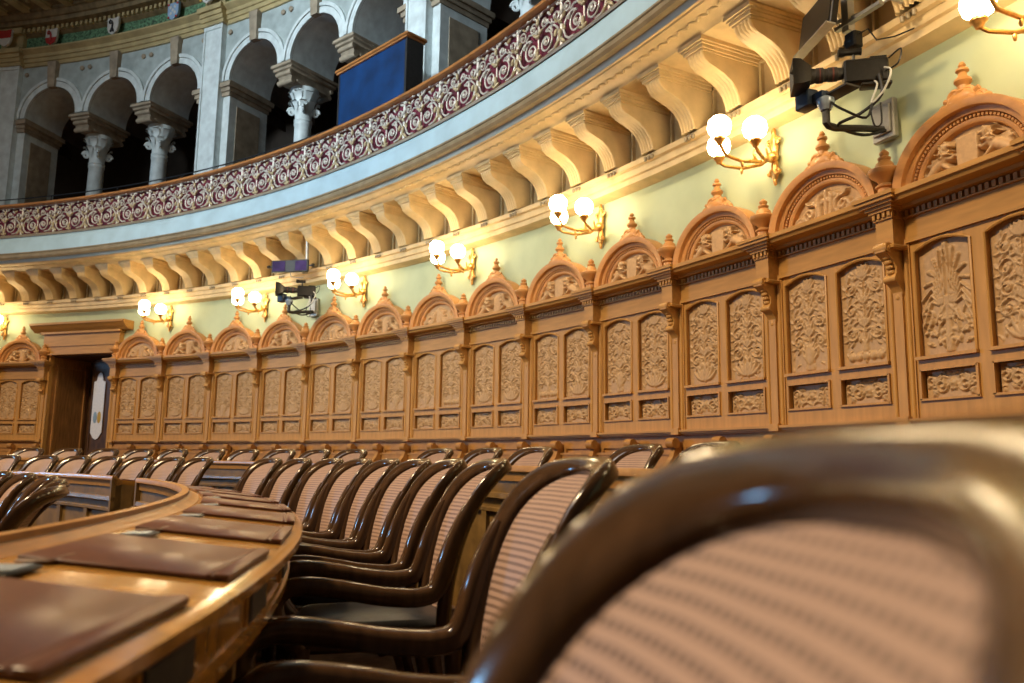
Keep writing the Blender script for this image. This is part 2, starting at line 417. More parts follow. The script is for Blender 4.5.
# gallery columns
def column_meshes():
    g = G(); g.box(-.24, .24, -.24, .24, 4.2, 4.32, .01); g.lathe([(.22, 4.32), (.23, 4.36), (.22, 4.40), (.19, 4.42), (.20, 4.45), (.17, 4.48)], 24); base = g.mesh('base', MARBLEW)
    g = G(); g.lathe([(.165, 4.47), (.165, 5.0), (.15, 6.12), (.165, 6.14), (.165, 6.17), (.15, 6.19)], 24); shaft = g.mesh('shaft', MARBLEW)
    g = G(); g.lathe([(.15, 6.18), (.17, 6.22), (.15, 6.27), (.165, 6.45), (.20, 6.65), (.26, 6.80), (.26, 6.83), (.15, 6.84)], 24)
    for row, (z0, L, r0, n8) in enumerate(((6.34, .26, .165, 8), (6.46, .32, .18, 8))):
        for k in range(n8):                  # acanthus leaves in two rows
            a = PI/4*(k + .5*row); rr = []
            for i in range(8):
                t = i/7; r = r0 + .03*t + .09*t**3; z = z0 + L*t - (.05 if i == 7 else 0); w = .07*math.sin(PI*min(1, .3 + .7*(1 - t*.7)))
                rr.append([(r*math.cos(a) - s*w*math.sin(a), r*math.sin(a) + s*w*math.cos(a), z) for s in (-1, 0, 1)])
            g.loft(rr, False)
    for sx in (-1, 1):                       # four volutes over the necking
        for sy in (-1, 1):
            pts = []
            for i in range(22):
                t = i/21; q = t*3.4*PI; rad = .085*(1 - t*.8); pts.append((sx*(.155 + rad*math.cos(q)*.6), sy*(.155 + rad*math.cos(q)*.6), 6.40 + rad*math.sin(q)))
            g.tube(pts, .024, 6)
    cap = g.mesh('capital', MARBLEW)
    g = G(); g.box(-.20, .20, -.36, .36, 6.83, 6.88, .012)
    for s in (-1, 1):                        # scrolled console front and back
        prof = [(s*.0, 6.86), (s*.34, 6.86), (s*.40, 6.84), (s*.45, 6.80), (s*.48, 6.83), (s*.47, 6.90), (s*.52, 6.97), (s*.52, 7.03), (0, 7.03)]
        g.prism(prof, -.17, .17, 'x')
        for z, r, yy in ((6.83, .05, .45), (6.97, .04, .50)):
            g.lathe([(0, -.19), (r, -.19), (r, .19), (0, .19)], 12, (0, s*yy, z), axis='x')
    cons = g.mesh('console', SAND)
    g = G(); g.box(-.24, .24, -.56, .56, 7.02, 7.08, .01); g.box(-.27, .27, -.60, .60, 7.08, 7.15, .012); g.box(-.165, .165, -.5, .5, 7.15, SPR + .01)
    return [('base', base), ('shaft', shaft), ('capital', cap), ('console', cons), ('abacus', g.mesh('abacus', SAND))]
CM = column_meshes(); ci = 0
names = {-1.755: 'grey stone gallery column, first of the pair nearest above the doorway', -.4425: 'grey stone gallery column, second of the pair above the doorway'}
clab = ['grey marble column of the gallery arcade at the frame edge beyond the doorway', 'grey marble column between the first and second arch above the doorway', 'grey marble column between the second and third arch above the doorway',
        'grey marble column in the arcade bay beside the dark blue box, toward the doorway', 'grey marble column standing just behind the dark blue box', 'grey marble column cut off by the top edge of the photo past the box']
cbs = []
for pb in piers[1:4]:
    for k in range(2): cbs.append(pb + .84 + 1.3125*(k + .5) + .024)
for b, lab in zip(cbs[0:], clab[1:3] + clab[3:5] + [clab[5], 'grey marble column high in the arcade nearer the camera, out of the picture top']):
    if b > 9: continue
    t = thing('gallery_column', lab, 'column', bpos(b, 19.5), brot(b), 'columns of the gallery arcade')
    for nme, me in CM: put(nme, me, t)

# ------------------------------------------------------------------ balustrade
bal = thing('balustrade', 'gallery balustrade of crimson velvet behind silvered and gilded scrollwork under a wooden handrail', 'balustrade', (0, 0, 0))
put('handrail', (ring([(17.97, 4.865), (17.97, 4.90), (18.0, 4.915), (18.13, 4.915), (18.15, 4.90), (18.15, 4.865), (18.13, 4.85), (18.0, 4.85), (17.97, 4.865)], B0, B1, 126), HANDR), bal)
put('velvet_backing', (ring([(18.12, 4.28), (18.12, 4.86)], B0, B1, 100), VELVET), bal)
def spiral(cx, cz, r, turns, d, a0, y=-.02, n=26, r1=.18):
    return [(cx + (r*(1 - (1 - r1)*i/n))*math.cos(a0 + d*2*PI*turns*i/n), y, cz + (r*(1 - (1 - r1)*i/n))*math.sin(a0 + d*2*PI*turns*i/n)) for i in range(n + 1)]
def iron_module():
    g = G(); y = -.025
    for s in (-1, 1):
        g.tube(spiral(s*.135, .185, .125, 1.6, -s, PI/2 if s > 0 else PI/2, y), .0115, 6)
        g.tube(spiral(s*.135, .185, .06, 1.0, s, 0, y, 14), .010, 5)
        g.tube([(s*.135, y, .31), (s*.2, y, .335), (s*.28, y, .32), (s*.34, y, .26), (s*.36, y, .18), (s*.33, y, .10), (s*.27, y, .055), (s*.18, y, .05)], .013, 6)
        g.tube(spiral(s*.30, .41, .075, 1.4, s, PI, y, 20), .011, 5)
        g.tube(spiral(s*.105, .44, .065, 1.4, -s, 0, y, 20), .011, 5)
        g.tube([(s*.02, y, .30), (s*.07, y, .37), (s*.18, y, .40), (s*.24, y, .35)], .012, 6)
        for (x, z, a, b, rt) in ((s*.20, .485, .05, .022, s*.8), (s*.06, .53, .045, .02, -s*.6), (s*.36, .52, .045, .022, s*.3), (s*.245, .285, .05, .02, s*1.1), (s*.03, .36, .045, .02, s*1.2), (s*.135, .185, .032, .032, 0), (s*.30, .41, .026, .026, 0), (s*.105, .44, .024, .024, 0), (s*.385, .40, .04, .02, s*1.3), (s*.19, .56, .03, .02, 0)):
            g.ball((x, y - .012, z), a*.85, .018, b*.85, 8, 5, Matrix.Rotation(rt, 3, 'Y'))
        g.tube([(s*.395, y, 0), (s*.395, y, .57)], .012, 6)
    g.tube([(0, y, .02), (0, y, .56)], .013, 6)
    g.box(-.405, .405, -.04, 0, -.005, .018); g.box(-.405, .405, -.03, 0, .565, .58)
    gg = G()
    for (x, z, a, b, rt) in ((0, .10, .03, .085, 0), (-.035, .05, .05, .022, .5), (.035, .05, .05, .022, -.5), (.36, .07, .075, .028, -.7), (-.36, .07, .075, .028, .7), (.40, .16, .028, .07, 0), (-.40, .16, .028, .07, 0), (.33, .20, .028, .055, .5), (-.33, .20, .028, .055, -.5),
                           (0, .30, .05, .03, 0), (.05, .33, .06, .022, -.7), (-.05, .33, .06, .022, .7), (0, .47, .026, .06, 0), (.26, .49, .05, .02, -.6), (-.26, .49, .05, .02, .6), (.40, .30, .05, .022, .6), (-.40, .30, .05, .022, -.6), (.33, .34, .05, .02, 1.0), (-.33, .34, .05, .02, -1.0)):
        gg.ball((x, -.045, z), a*.8, .02, b*.8, 8, 5, Matrix.Rotation(rt, 3, 'Y'))
    n1 = len(g.f); g.add(gg.v, gg.f); me = g.mesh('scrollwork_panel', IRON); me.materials.append(GOLD)
    for i in range(n1, len(me.polygons)): me.polygons[i].material_index = 1
    return me
mi = iron_module()
pw = .81/ (18.06*DTH); b = -5.0
while b < 10.2:
    o = put('scrollwork_panel', mi, bal, bpos(b, 18.08, 4.275), brot(b)); b += pw
# slim safety rail behind the handrail
t = thing('safety_rail', 'thin dark metal safety rail standing behind the wooden gallery handrail', 'rail', (0, 0, 0))
g = G(); g.tube([bpos(b0/4, 18.3, 5.13) for b0 in range(-20, 20)], .012, 6, True); put('top_bar', (g, BLACK), t)
for b in (-4.3, -3.0, -1.6, -.2, 1.2, 2.6, 4.0):
    g = G(); g.tube([(0, 0, 4.2), (0, 0, 5.13)], .010, 6); put('post', (g, BLACK), t, bpos(b, 18.3))
# wooden benches seen behind the arches
for i, b in enumerate((-2.9, -1.7, -.5, .7)):
    t = thing('gallery_bench', 'brown wooden public bench in the gloom behind the ' + ORD[i + 1] + ' stretch of the arcade', 'bench', bpos(b, 20.9, 4.2), brot(b), 'wooden benches behind the arcade')
    g = G(); g.box(-.68, .68, -.02, .02, .45, .95); g.box(-.70, .70, -.03, .03, .95, 1.0); put('backrest', (g, STALL), t)
    g = G(); g.box(-.68, .68, -.42, .0, .42, .46); g.box(-.66, -.60, -.40, 0, 0, .42); g.box(.60, .66, -.40, 0, 0, .42); put('seat', (g, STALL), t)
# dark blue box on the gallery rail
t = thing('blue_booth', 'dark blue panelled booth with a wooden cap rising above the gallery handrail', 'booth', bpos(5.52, 18.06, 4.915), brot(5.52))
g = G(); g.box(-.80, .80, -.02, .03, 0, .88, .004); put('front_panel', (g, NAVY), t)
g = G(); g.box(-.83, -.80, -.025, .26, 0, .88); g.box(.80, .84, -.03, .26, 0, .88); g.box(-.80, .80, .22, .26, 0, .88); put('side_frame', (g, BLACKR), t)
g = G(); g.box(-.88, .88, -.07, .30, .88, .93, .012); g.box(-.85, .85, -.05, .28, .855, .88); put('cap_board', (g, HANDR), t)
# small dark frame stand beside the booth
t = thing('music_stand', 'small thin black frame stand behind the handrail beside the blue booth', 'stand', bpos(6.75, 18.35, 4.2), brot(6.75))
g = G(); g.tube([(0, 0, 0), (0, 0, 1.0)], .012, 6); put('pole', (g, BLACK), t)
g = G(); g.tube([(-.13, 0, .80), (-.11, 0, 1.0), (.12, .0, 1.0), (.14, 0, .80), (-.13, 0, .80)], .009, 6); put('frame', (g, BLACK), t)

# ================================================================== CORNICE BRACKETS
def bracket_meshes():
    prof = [(-.645, 3.54), (-.64, 3.50), (-.618, 3.462), (-.57, 3.43), (-.49, 3.405), (-.405, 3.375), (-.325, 3.325), (-.27, 3.26), (-.24, 3.19), (-.225, 3.127)]
    P = [prof[0]]
    for i in range(len(prof) - 1):
        for k in (1, 2):
            t = k/2; P.append((prof[i][0] + (prof[i+1][0] - prof[i][0])*t, prof[i][1] + (prof[i+1][1] - prof[i][1])*t))
    g = G(); nu = 40; hw = .098
    def pt(u, v):
        i = min(int(round(v*(len(P) - 1))), len(P) - 1); y, z = P[i]; x = -hw + 2*hw*u
        fl = .020*abs(math.sin(u*PI*5)) if .04 < u < .96 else .0
        return (x, y - fl + .004, z + fl*.3)
    g.grid(pt, nu, len(P) - 1)
    for s in (-1, 1):
        vs = [(s*hw, y, z) for y, z in P] + [(s*hw, .0, z) for y, z in P]; n = len(P)
        g.add(vs, [(i, i + 1, n + i + 1, n + i) for i in range(n - 1)])
    scroll = g.mesh('scroll', CREAM)
    g = G()
    for (w, y, z0, z1) in ((.11, -.655, 3.53, 3.55), (.125, -.675, 3.55, 3.58), (.14, -.69, 3.58, 3.60), (.155, -.71, 3.60, 3.635)): g.box(-w, w, y, 0, z0, z1)
    cap = g.mesh('cap', CREAM)
    g = G()
    for k in range(3): g.lathe([(0, 0), (.014, 0), (.017, .04), (0, .04)], 8, (-.05 + .05*k, -.215, 3.055))
    drop = g.mesh('drop', BROWNM)
    g = G()                                   # framed field on the wall beside the bracket
    for (x0, x1, z0, z1) in ((.15, .175, 3.17, 3.55), (.40, .425, 3.17, 3.55), (.15, .425, 3.525, 3.55), (.15, .425, 3.15, 3.175)): g.box(x0, x1, -.06, -.0, z0, z1)
    g.box(.125, .475, -.02, 0, 3.125, 3.63)
    field = g.mesh('wall_field', CREAMD)
    return [('scroll', scroll), ('cap', cap), ('drop', drop), ('wall_field', field)]
BM = bracket_meshes()
sconce_b = [-1.5, .5, 2.5, 4.5, 6.5, 8.5, 10.5, 12.5, 14.5]
cnt = {}
bk = []
b = 10.32
while b > -4.4: b -= .4867
while b < 15.3:
    if not (b < -3.6): bk.append(b)
    b += .4867
for b in bk:
    j = sum(1 for s in sconce_b if s < b); cnt[j] = cnt.get(j, 0) + 1
    where = ('before the sconce beyond the doorway' if j == 0 else 'past the sconce beyond the doorway' if j == 1 else 'past the %s sconce from the doorway' % ORD[j - 1])
    t = thing('cornice_bracket', 'cream scroll bracket under the gallery, %s %s' % (ORD[cnt[j]], where), 'bracket', bpos(b), brot(b), 'cream scroll brackets under the gallery')
    for nme, me in BM: put(nme, me, t)

# ================================================================== CARVED RELIEF
def relief(W, Hh, nu, nv, strokes, mask=None):
    """height field (nv+1, nu+1) over [-W/2,W/2]x[0,H]; strokes: list of (pts, radii, height)"""
    X, Z = np.meshgrid(np.linspace(-W/2, W/2, nu + 1), np.linspace(0, Hh, nv + 1)); Hm = np.zeros_like(X)
    for pts, rad, amp in strokes:
        p = np.array(pts, float); r0_ = np.atleast_1d(np.array(rad, float)); ln = np.sqrt((np.diff(p, axis=0)**2).sum(1)).sum(); m = max(2, len(p)*3, min(90, int(ln/(.45*max(r0_.mean(), .003))))); t = np.linspace(0, len(p) - 1, m)
        px_ = np.interp(t, range(len(p)), p[:, 0]); pz_ = np.interp(t, range(len(p)), p[:, 1])
        r_ = np.interp(t, range(len(p)), np.array(rad, float) if hasattr(rad, '__len__') else np.full(len(p), rad))
        for a, c, r in zip(px_, pz_, r_):
            if r <= 0: continue
            d2 = ((X - a)**2 + (Z - c)**2)/r**2; h = amp*np.sqrt(np.clip(1 - d2, 0, 1)); Hm = np.maximum(Hm, h)
    return X, Z, Hm
def curl(cx, cz, r, turns, d, a0, n=14, r1=.2): return [(cx + r*(1 - (1 - r1)*i/n)*math.cos(a0 + d*2*PI*turns*i/n), cz + r*(1 - (1 - r1)*i/n)*math.sin(a0 + d*2*PI*turns*i/n)) for i in range(n + 1)]
def mirror(st): return st + [([(-x, z) for x, z in p], r, a) for p, r, a in st]
def leaf(x, z, ang, L, w, amp): 
    return ([(x + L*t*math.cos(ang + .5*t), z + L*t*math.sin(ang + .5*t)) for t in (0, .25, .5, .75, 1)], [w*.35, w*.8, w, w*.7, w*.15], amp)
def tall_design(seed):
    rnd = random.Random(seed); st = []; W, Hh = .44, .79
    if seed == 5:                              # palm fan over foliage
        for k in range(8):
            a = PI/2 - k*.235; c_, s_ = math.cos(a), math.sin(a)
            st.append(([(.012 + .008*k, .34), (.02 + .10*c_, .36 + .20*s_ + .03), (.205*c_ + .008, .36 + .385*s_ - .02*k)], [.006, .011, .015], .016))
            st.append(([(.02 + .10*c_, .39 + .20*s_), (.19*c_, .38 + .36*s_ - .02*k)], [.003, .004], .021))
        for k in range(30): st.append(leaf(rnd.uniform(.01, .19), rnd.uniform(.03, .34), rnd.uniform(0, 6), rnd.uniform(.04, .08), rnd.uniform(.009, .016), rnd.uniform(.008, .018)))
        for k in range(8): qx, qz = rnd.uniform(.03, .19), rnd.uniform(.04, .3); st.append(([(qx, qz), (qx + .001, qz)], [.016, .016], .018))
        st.append(([(0, .04), (0, .38)], [.035, .02], .014))
        return mirror(st)
    st.append(([(0, .03), (0, .74)], [.011, .006], .012))
    base = rnd.choice(['vase', 'leaf', 'ball', 'vase'])
    if base == 'vase': st += [([(0, .04), (0, .055)], [.05, .04], .012), ([(0, .07), (0, .10), (0, .15), (0, .19)], [.02, .05, .062, .04], .017), ([(.05, .17), (.085, .20), (.075, .14), (.05, .11)], [.008, .009, .009, .007], .012)]
    elif base == 'ball':
        for x in (-.13, -.065, 0, .065, .13): st.append(([(x, .07), (x, .071)], [.034, .034], .017))
        st.append(([(0, .12), (0, .2)], [.03, .012], .014))
    else:
        for a in (.1, .5, .9, 1.3): st.append(leaf(.01, .04, a, .17, .02, .014))
    n = rnd.choice([3, 4, 3])
    for k in range(n):
        z = .19 + (.52/n)*(k + .35); r = rnd.uniform(.055, .075)*(1 - .07*k); sg = 1 if (k + seed) % 2 else -1
        st.append((curl(.115, z, r, 1.5, sg, PI, 20), [.010]*11 + [.008]*10, .013))
        st.append((curl(.115, z, r + .004, 1.0, sg, PI, 16), .004, .017))
        st.append(([(0, z - .11), (.03, z - .05), (.115 - r, z)], [.006, .009, .010], .012))
        st.append(([(.115, z), (.116, z)], [.017, .017], .017))
        for q in range(7): 
            a = q*.9 + k; st.append(leaf(.115 + r*.95*math.cos(a), z + r*.95*math.sin(a), a + .4, .055, .010, .012))
        for a in (.5, 1.0): st.append(leaf(.008, z + .04, a, .085, .012, .013))
        st.append(([(.03, z + .02), (.031, z + .02)], [.010, .010], .014))
    for a in (.3, .7, 1.1, 1.5): st.append(leaf(0, .66, a, .11, .013, .015))
    for k in range(34): st.append(leaf(rnd.uniform(.02, .195), rnd.uniform(.03, .73), rnd.uniform(0, 6), .045, .008, .009))
    return mirror(st)
def heightpanel(W, Hf, strokes, nu, nv, name, material, Hmax=None):
    Hh = Hmax or Hf(0); X, Z, Hm = relief(W, Hh, nu, nv, strokes); vs = []
    for j in range(nv + 1):
        for i in range(nu + 1):
            zt = Hf(X[j, i]); z = Z[j, i]/Hh*zt
            e = min(1, (W/2 - abs(X[j, i]))/.02, z/.02, (zt - z)/.02); vs.append((X[j, i], -float(Hm[j, i])*1.25*max(0, e), z))
    g = G(); w = nu + 1; g.add(vs, [(j*w + i, j*w + i + 1, (j+1)*w + i + 1, (j+1)*w + i) for j in range(nv) for i in range(nu)])
    return g.mesh(name, material, True, 80)
PZ0, PSP, PRISE = .744, 1.475, .055
PXI, PXO = .054, .494; PW = PXO - PXI
arch_h = lambda x: PSP - PZ0 + PRISE*(1 - (x/(PW/2))**2)
TALL = [heightpanel(PW, arch_h, tall_design(s), 72, 124, 'tall_carving', CARVE) for s in (1, 2, 3, 4, 5, 6, 7, 8)]
def small_design(seed):
    rnd = random.Random(seed + 50); st = []
    st.append(([(0, .095), (.001, .095)], [.035, .035], .015)); st.append(([(0, .095), (.001, .095)], [.014, .014], .021))
    for k in range(2): st.append((curl(.09 + .075*k, .095 + (.015 if k else -.01), .05 - .010*k, 1.4, 1 if (k + seed) % 2 else -1, PI, 18), .008, .014))
    for k in range(16): st.append(leaf(rnd.uniform(.02, .19), rnd.uniform(.025, .165), rnd.uniform(0, 6), .05, .010, .012))
    return mirror(st)
SMALL = [heightpanel(PW - .02, lambda x: .19, small_design(s), 64, 30, 'small_carving', CARVE) for s in (1, 2, 3)]
def tymp_design(seed):
    st = []; rnd = random.Random(seed + 9)
    if seed != 3:
        st.append(([(0, .045), (0, .06), (0, .12), (0, .22)], [.03, .055, .062, .062], .020))
    lions = seed in (0, 1, 2)
    if lions:
        L = [([(.315, .04), (.26, .06), (.22, .10), (.175, .13), (.14, .18)], [.022, .042, .045, .048, .046], .045),       # body rising to the chest
             ([(.135, .212), (.128, .226), (.108, .23)], [.042, .04, .026], .05),                                            # head
             ([(.14, .15), (.10, .135), (.078, .15)], [.026, .02, .016], .042), ([(.16, .11), (.115, .065), (.085, .055)], [.026, .02, .016], .042),
             ([(.25, .05), (.22, .02), (.17, .018)], [.035, .025, .02], .04), ([(.28, .05), (.31, .10), (.28, .15), (.25, .14)], [.014, .013, .013, .02], .03)]
        for k in range(12): L.append(leaf(.15 + .025*math.cos(k), .19 + .03*math.sin(k*1.3), k*.7, .045, .009, .058))
        L += [([(.112, .226), (.094, .218)], [.017, .012], .056), ([(.122, .254), (.13, .26)], [.012, .012], .056)]
        for k in range(6): L.append(leaf(rnd.uniform(.17, .28), rnd.uniform(.11, .2), rnd.uniform(0, 3), .06, .015, .025))
        st += L + [([(-x, z) for x, z in p], r, a) for p, r, a in L]
    else:
        Q = [(curl(.15, .11, .075, 1.4, 1, PI*.9, 16), .022, .03), (curl(.255, .07, .045, 1.3, -1, PI, 14), .017, .026), (curl(.075, .21, .045, 1.3, -1, 0, 14), .017, .028)]
        for k in range(9): Q.append(leaf(rnd.uniform(.03, .27), rnd.uniform(.02, .22), rnd.uniform(0, 6), .08, .02, .03))
        if seed == 3:
            Q.append(([(0, .02), (0, .27)], [.03, .025], .03)); Q.append(([(.05, .05), (.06, .2), (.05, .24)], [.03, .03, .022], .04))
        st += mirror(Q)
    return st
def tympanum(seed):
    W, Hh, nu, nv = .68, .34, 110, 56; X, Z, Hm = relief(W, Hh, nu, nv, tymp_design(seed))
    if seed == 0:                              # plain raised shield between the lions
        k = np.abs(X) < .072*np.clip((Z - .015)/.06, 0, 1)**.5; Hm = np.where(k & (Z > .02) & (Z < .265), np.maximum(.034, 0*Hm), Hm)
    RT = .325; g = G(); nr, na = 40, 110; vs = []
    for i in range(nr + 1):
        for j in range(na + 1):
            a = PI*j/na; rr = RT*i/nr; x, z = rr*math.cos(a), rr*math.sin(a)
            fx = (x + W/2)/W*nu; fz = z/Hh*nv; ix, iz = min(int(fx), nu - 1), min(int(fz), nv - 1); tx, tz = fx - ix, fz - iz
            h = (Hm[iz, ix]*(1-tx) + Hm[iz, ix+1]*tx)*(1-tz) + (Hm[iz+1, ix]*(1-tx) + Hm[iz+1, ix+1]*tx)*tz
            if i == nr or z < .004: h = 0
            vs.append((x*1.13, -float(h)*1.5, z*.95))
    w = na + 1; g.add(vs, [(i*w + j, i*w + j + 1, (i+1)*w + j + 1, (i+1)*w + j) for i in range(nr) for j in range(na)])
    return g.mesh('tympanum_carving', CARVE, True, 80)
TYMP = [tympanum(s) for s in range(5)]

# ================================================================== PANELLED BAYS
HB = BW/2
CORN = [(-.05, 1.83), (-.12, 1.838), (-.13, 1.86), (-.22, 1.868), (-.235, 1.895), (-.25, 1.90), (-.25, 1.935), (0, 1.94), (0, 1.83)]
def bay_meshes():
    out = {}
    g = G(); y0, y1 = -.05, .0; xe = HB - .02
    for (x0, x1, z0, z1) in ((-xe, -PXO, .33, 1.62), (PXO, xe, .33, 1.62), (-PXI, PXI, .33, 1.62), (-PXO, -PXI, .655, PZ0), (PXI, PXO, .655, PZ0), (-PXO, -PXI, .33, .46), (PXI, PXO, .33, .46)): g.box(x0, x1, y0, y1, z0, z1)
    for s in (-1, 1):
        cx = s*(PXI + PXO)/2; n = 14
        lo = [(cx - PW/2 + PW*i/n) for i in range(n + 1)]
        g.loft([[(x, y1, PZ0 + arch_h(x - cx)), (x, y0, PZ0 + arch_h(x - cx)), (x, y0, 1.62)] for x in lo], False)
    out['panel_frame'] = g.mesh('panel_frame', OAK)
    g = G()                                    # mouldings round the openings
    for s in (-1, 1):
        cx = s*(PXI + PXO)/2
        pts = [(cx - PW/2, y0 - .004, PZ0), (cx - PW/2, y0 - .004, PSP)] + [(cx - PW/2 + PW*i/12, y0 - .004, PZ0 + arch_h(-PW/2 + PW*i/12)) for i in range(1, 12)] + [(cx + PW/2, y0 - .004, PSP), (cx + PW/2, y0 - .004, PZ0)]
        g.tube(pts, .011, 6, True); g.box(cx - PW/2 - .015, cx + PW/2 + .015, y0 - .03, y0 + .005, PZ0 - .018, PZ0 + .004)
        for (x0, x1, z0, z1) in ((-PW/2 - .008, -PW/2 + .01, .455, .66), (PW/2 - .01, PW/2 + .008, .455, .66), (-PW/2, PW/2, .65, .665), (-PW/2 - .012, PW/2 + .012, .45, .465)): g.box(cx + x0, cx + x1, y0 - .016, y0 + .002, z0, z1)
    out['panel_moulding'] = g.mesh('panel_moulding', OAK)
    g = G(); g.box(-HB, HB, -.075, 0, 1.60, 1.625); g.box(-HB, HB, -.06, 0, 1.625, 1.83); g.box(-HB, HB, -.085, 0, 1.775, 1.785); g.prism(CORN, -HB, HB, 'x')
    for k in range(26): x = -HB + BW*(k + .5)/26; g.box(x - .014, x + .014, -.088, -.05, 1.787, 1.828)
    out['cornice'] = g.mesh('cornice', OAKH)
    g = G(); prof = [(.318, -.03), (.33, -.075), (.345, -.085), (.36, -.085), (.365, -.075), (.385, -.075), (.392, -.105), (.425, -.115), (.43, -.15), (.465, -.165), (.485, -.165), (.485, -.145), (.485, 0)]
    g.loft([[(1.13*r*math.cos(PI*i/40), y, 1.935 + .95*r*math.sin(PI*i/40)) for r, y in prof] for i in range(41)], False)
    for k in range(44):
        a = PI*(k + .5)/44; n0 = len(g.v); g.box(-.008, .008, -.095, -.07, -.009, .009); g.move(Matrix.Translation((1.13*.375*math.cos(a), 0, 1.935 + .95*.375*math.sin(a))) @ Matrix.Rotation(-a, 4, 'Y'), n0)
    out['pediment_arch'] = g.mesh('pediment_arch', PEDI)
    g = G(); z = 1.935 + .455
    g.ball((0, -.08, z + .03), .09, .05, .06, 12, 7)
    for s in (-1, 1):
        g.tube([(x, -.09, zz) for x, zz in curl(s*.10, z + .005, .05, 1.3, s, PI/2, 14)], .016, 6)
        g.tube([(x, -.09, zz) for x, zz in curl(s*.045, z + .055, .04, 1.2, -s, 0, 14)], .015, 6)
        for k in range(3): g.ball((s*(.06 + .045*k), -.095, z + .02 - .022*k), .035, .025, .022, 8, 5, Matrix.Rotation(s*(.5 + .3*k), 3, 'Y'))
    g.move(Matrix.Translation((0, 0, z)) @ Matrix.Diagonal((1.3, 1.1, 1.2, 1)) @ Matrix.Translation((0, 0, -z))); out['crest'] = g.mesh('crest', PEDI)
    g = G(); g.lathe([(0, 0), (.045, 0), (.05, .02), (.03, .035), (.028, .06), (.045, .085), (.042, .10), (.025, .115), (.02, .14), (.033, .15), (.03, .165), (.012, .172), (.02, .185), (.012, .205), (0, .21)], 14, (0, -.08, z + .06)); g.move(Matrix.Translation((0, -.08, z + .06)) @ Matrix.Diagonal((1.25, 1.25, 1.12, 1)) @ Matrix.Translation((0, .08, -z - .06)))
    out['crest_finial'] = g.mesh('crest_finial', PEDI)
    g = G(); g.box(-HB, HB, -.10, 0, .315, .335); g.box(-HB, HB, -.085, 0, .30, .315); g.box(-HB, HB, -.065, 0, .285, .30)
    out['ledge'] = g.mesh('ledge', OAKH)
    g = G(); g.box(-HB, HB, -.03, .01, -.85, .29); 
    for s in (-1, 1):
        cx = s*HB/2
        for (x0, x1, z0, z1) in ((-.25, .25, .17, .205), (-.25, -.215, -.3, .17), (.215, .25, -.3, .17)): g.box(cx + x0, cx + x1, -.05, -.02, z0, z1)
    out['lower_board'] = g.mesh('lower_board', STALL)
    return out
BMS = bay_meshes()
tall_order = {0: (0, 2), 1: (3, 1), 2: (5, 0), 3: (6, 7), 4: (2, 3), 5: (7, 5), 6: (1, 6), 7: (0, 3), 8: (6, 2), 9: (5, 7), 10: (3, 0), 11: (1, 6), 12: (4, 7), 13: (2, 4), 14: (0, 1), 15: (6, 2), -3: (1, 5), -4: (2, 3)}
tymp_order = {0: 4, 1: 1, 2: 4, 3: 2, 4: 3, 5: 1, 6: 4, 7: 1, 8: 0, 9: 0, 10: 0, 11: 3, 12: 0, 13: 1, 14: 0, 15: 4, -3: 1, -4: 2}
look = {0: 'scrolled foliage', 1: 'lion supporters', 2: 'scrolled foliage', 3: 'lion supporters', 4: 'standing figures and leaves', 5: 'lion supporters', 6: 'scrolled foliage', 7: 'lion supporters', 8: 'lions and shield', 9: 'lions and shield', 10: 'lions and shield', 11: 'standing figures', 12: 'lions and palm fan'}
BAYS = list(range(0, 16)) + [-3, -4]
bay_c = lambda n: n if n >= 0 else n + .57
for n in BAYS:
    b = bay_c(n)
    if n >= 0: lab = 'oak panelling bay under an arch of %s, %s bay from the doorway' % (look.get(n, 'carving'), ORD[n + 1])
    else: lab = 'oak wall panelling with arched pediment, %s bay on the far side of the doorway' % ORD[-n - 2]
    t = thing('panelling_bay', lab, 'wall panelling', bpos(b), brot(b), 'carved oak panelling bays')
    for k, me in BMS.items(): 
        o = put(k, me, t, (0, 0, -.05) if k in ('cornice', 'pediment_arch', 'crest') else None)
        if k == 'crest': crest = o
        if k == 'crest_finial': o.parent = crest
    for s, d in zip((-1, 1), tall_order[n]):
        put('tall_carving', TALL[d], t, (s*(PXI + PXO)/2, -.015, PZ0)); put('small_carving', SMALL[(n + (s > 0)) % 3], t, (s*(PXI + PXO)/2, -.012, .462))
    put('tympanum_carving', TYMP[tymp_order[n]], t, (0, -.04, 1.887))
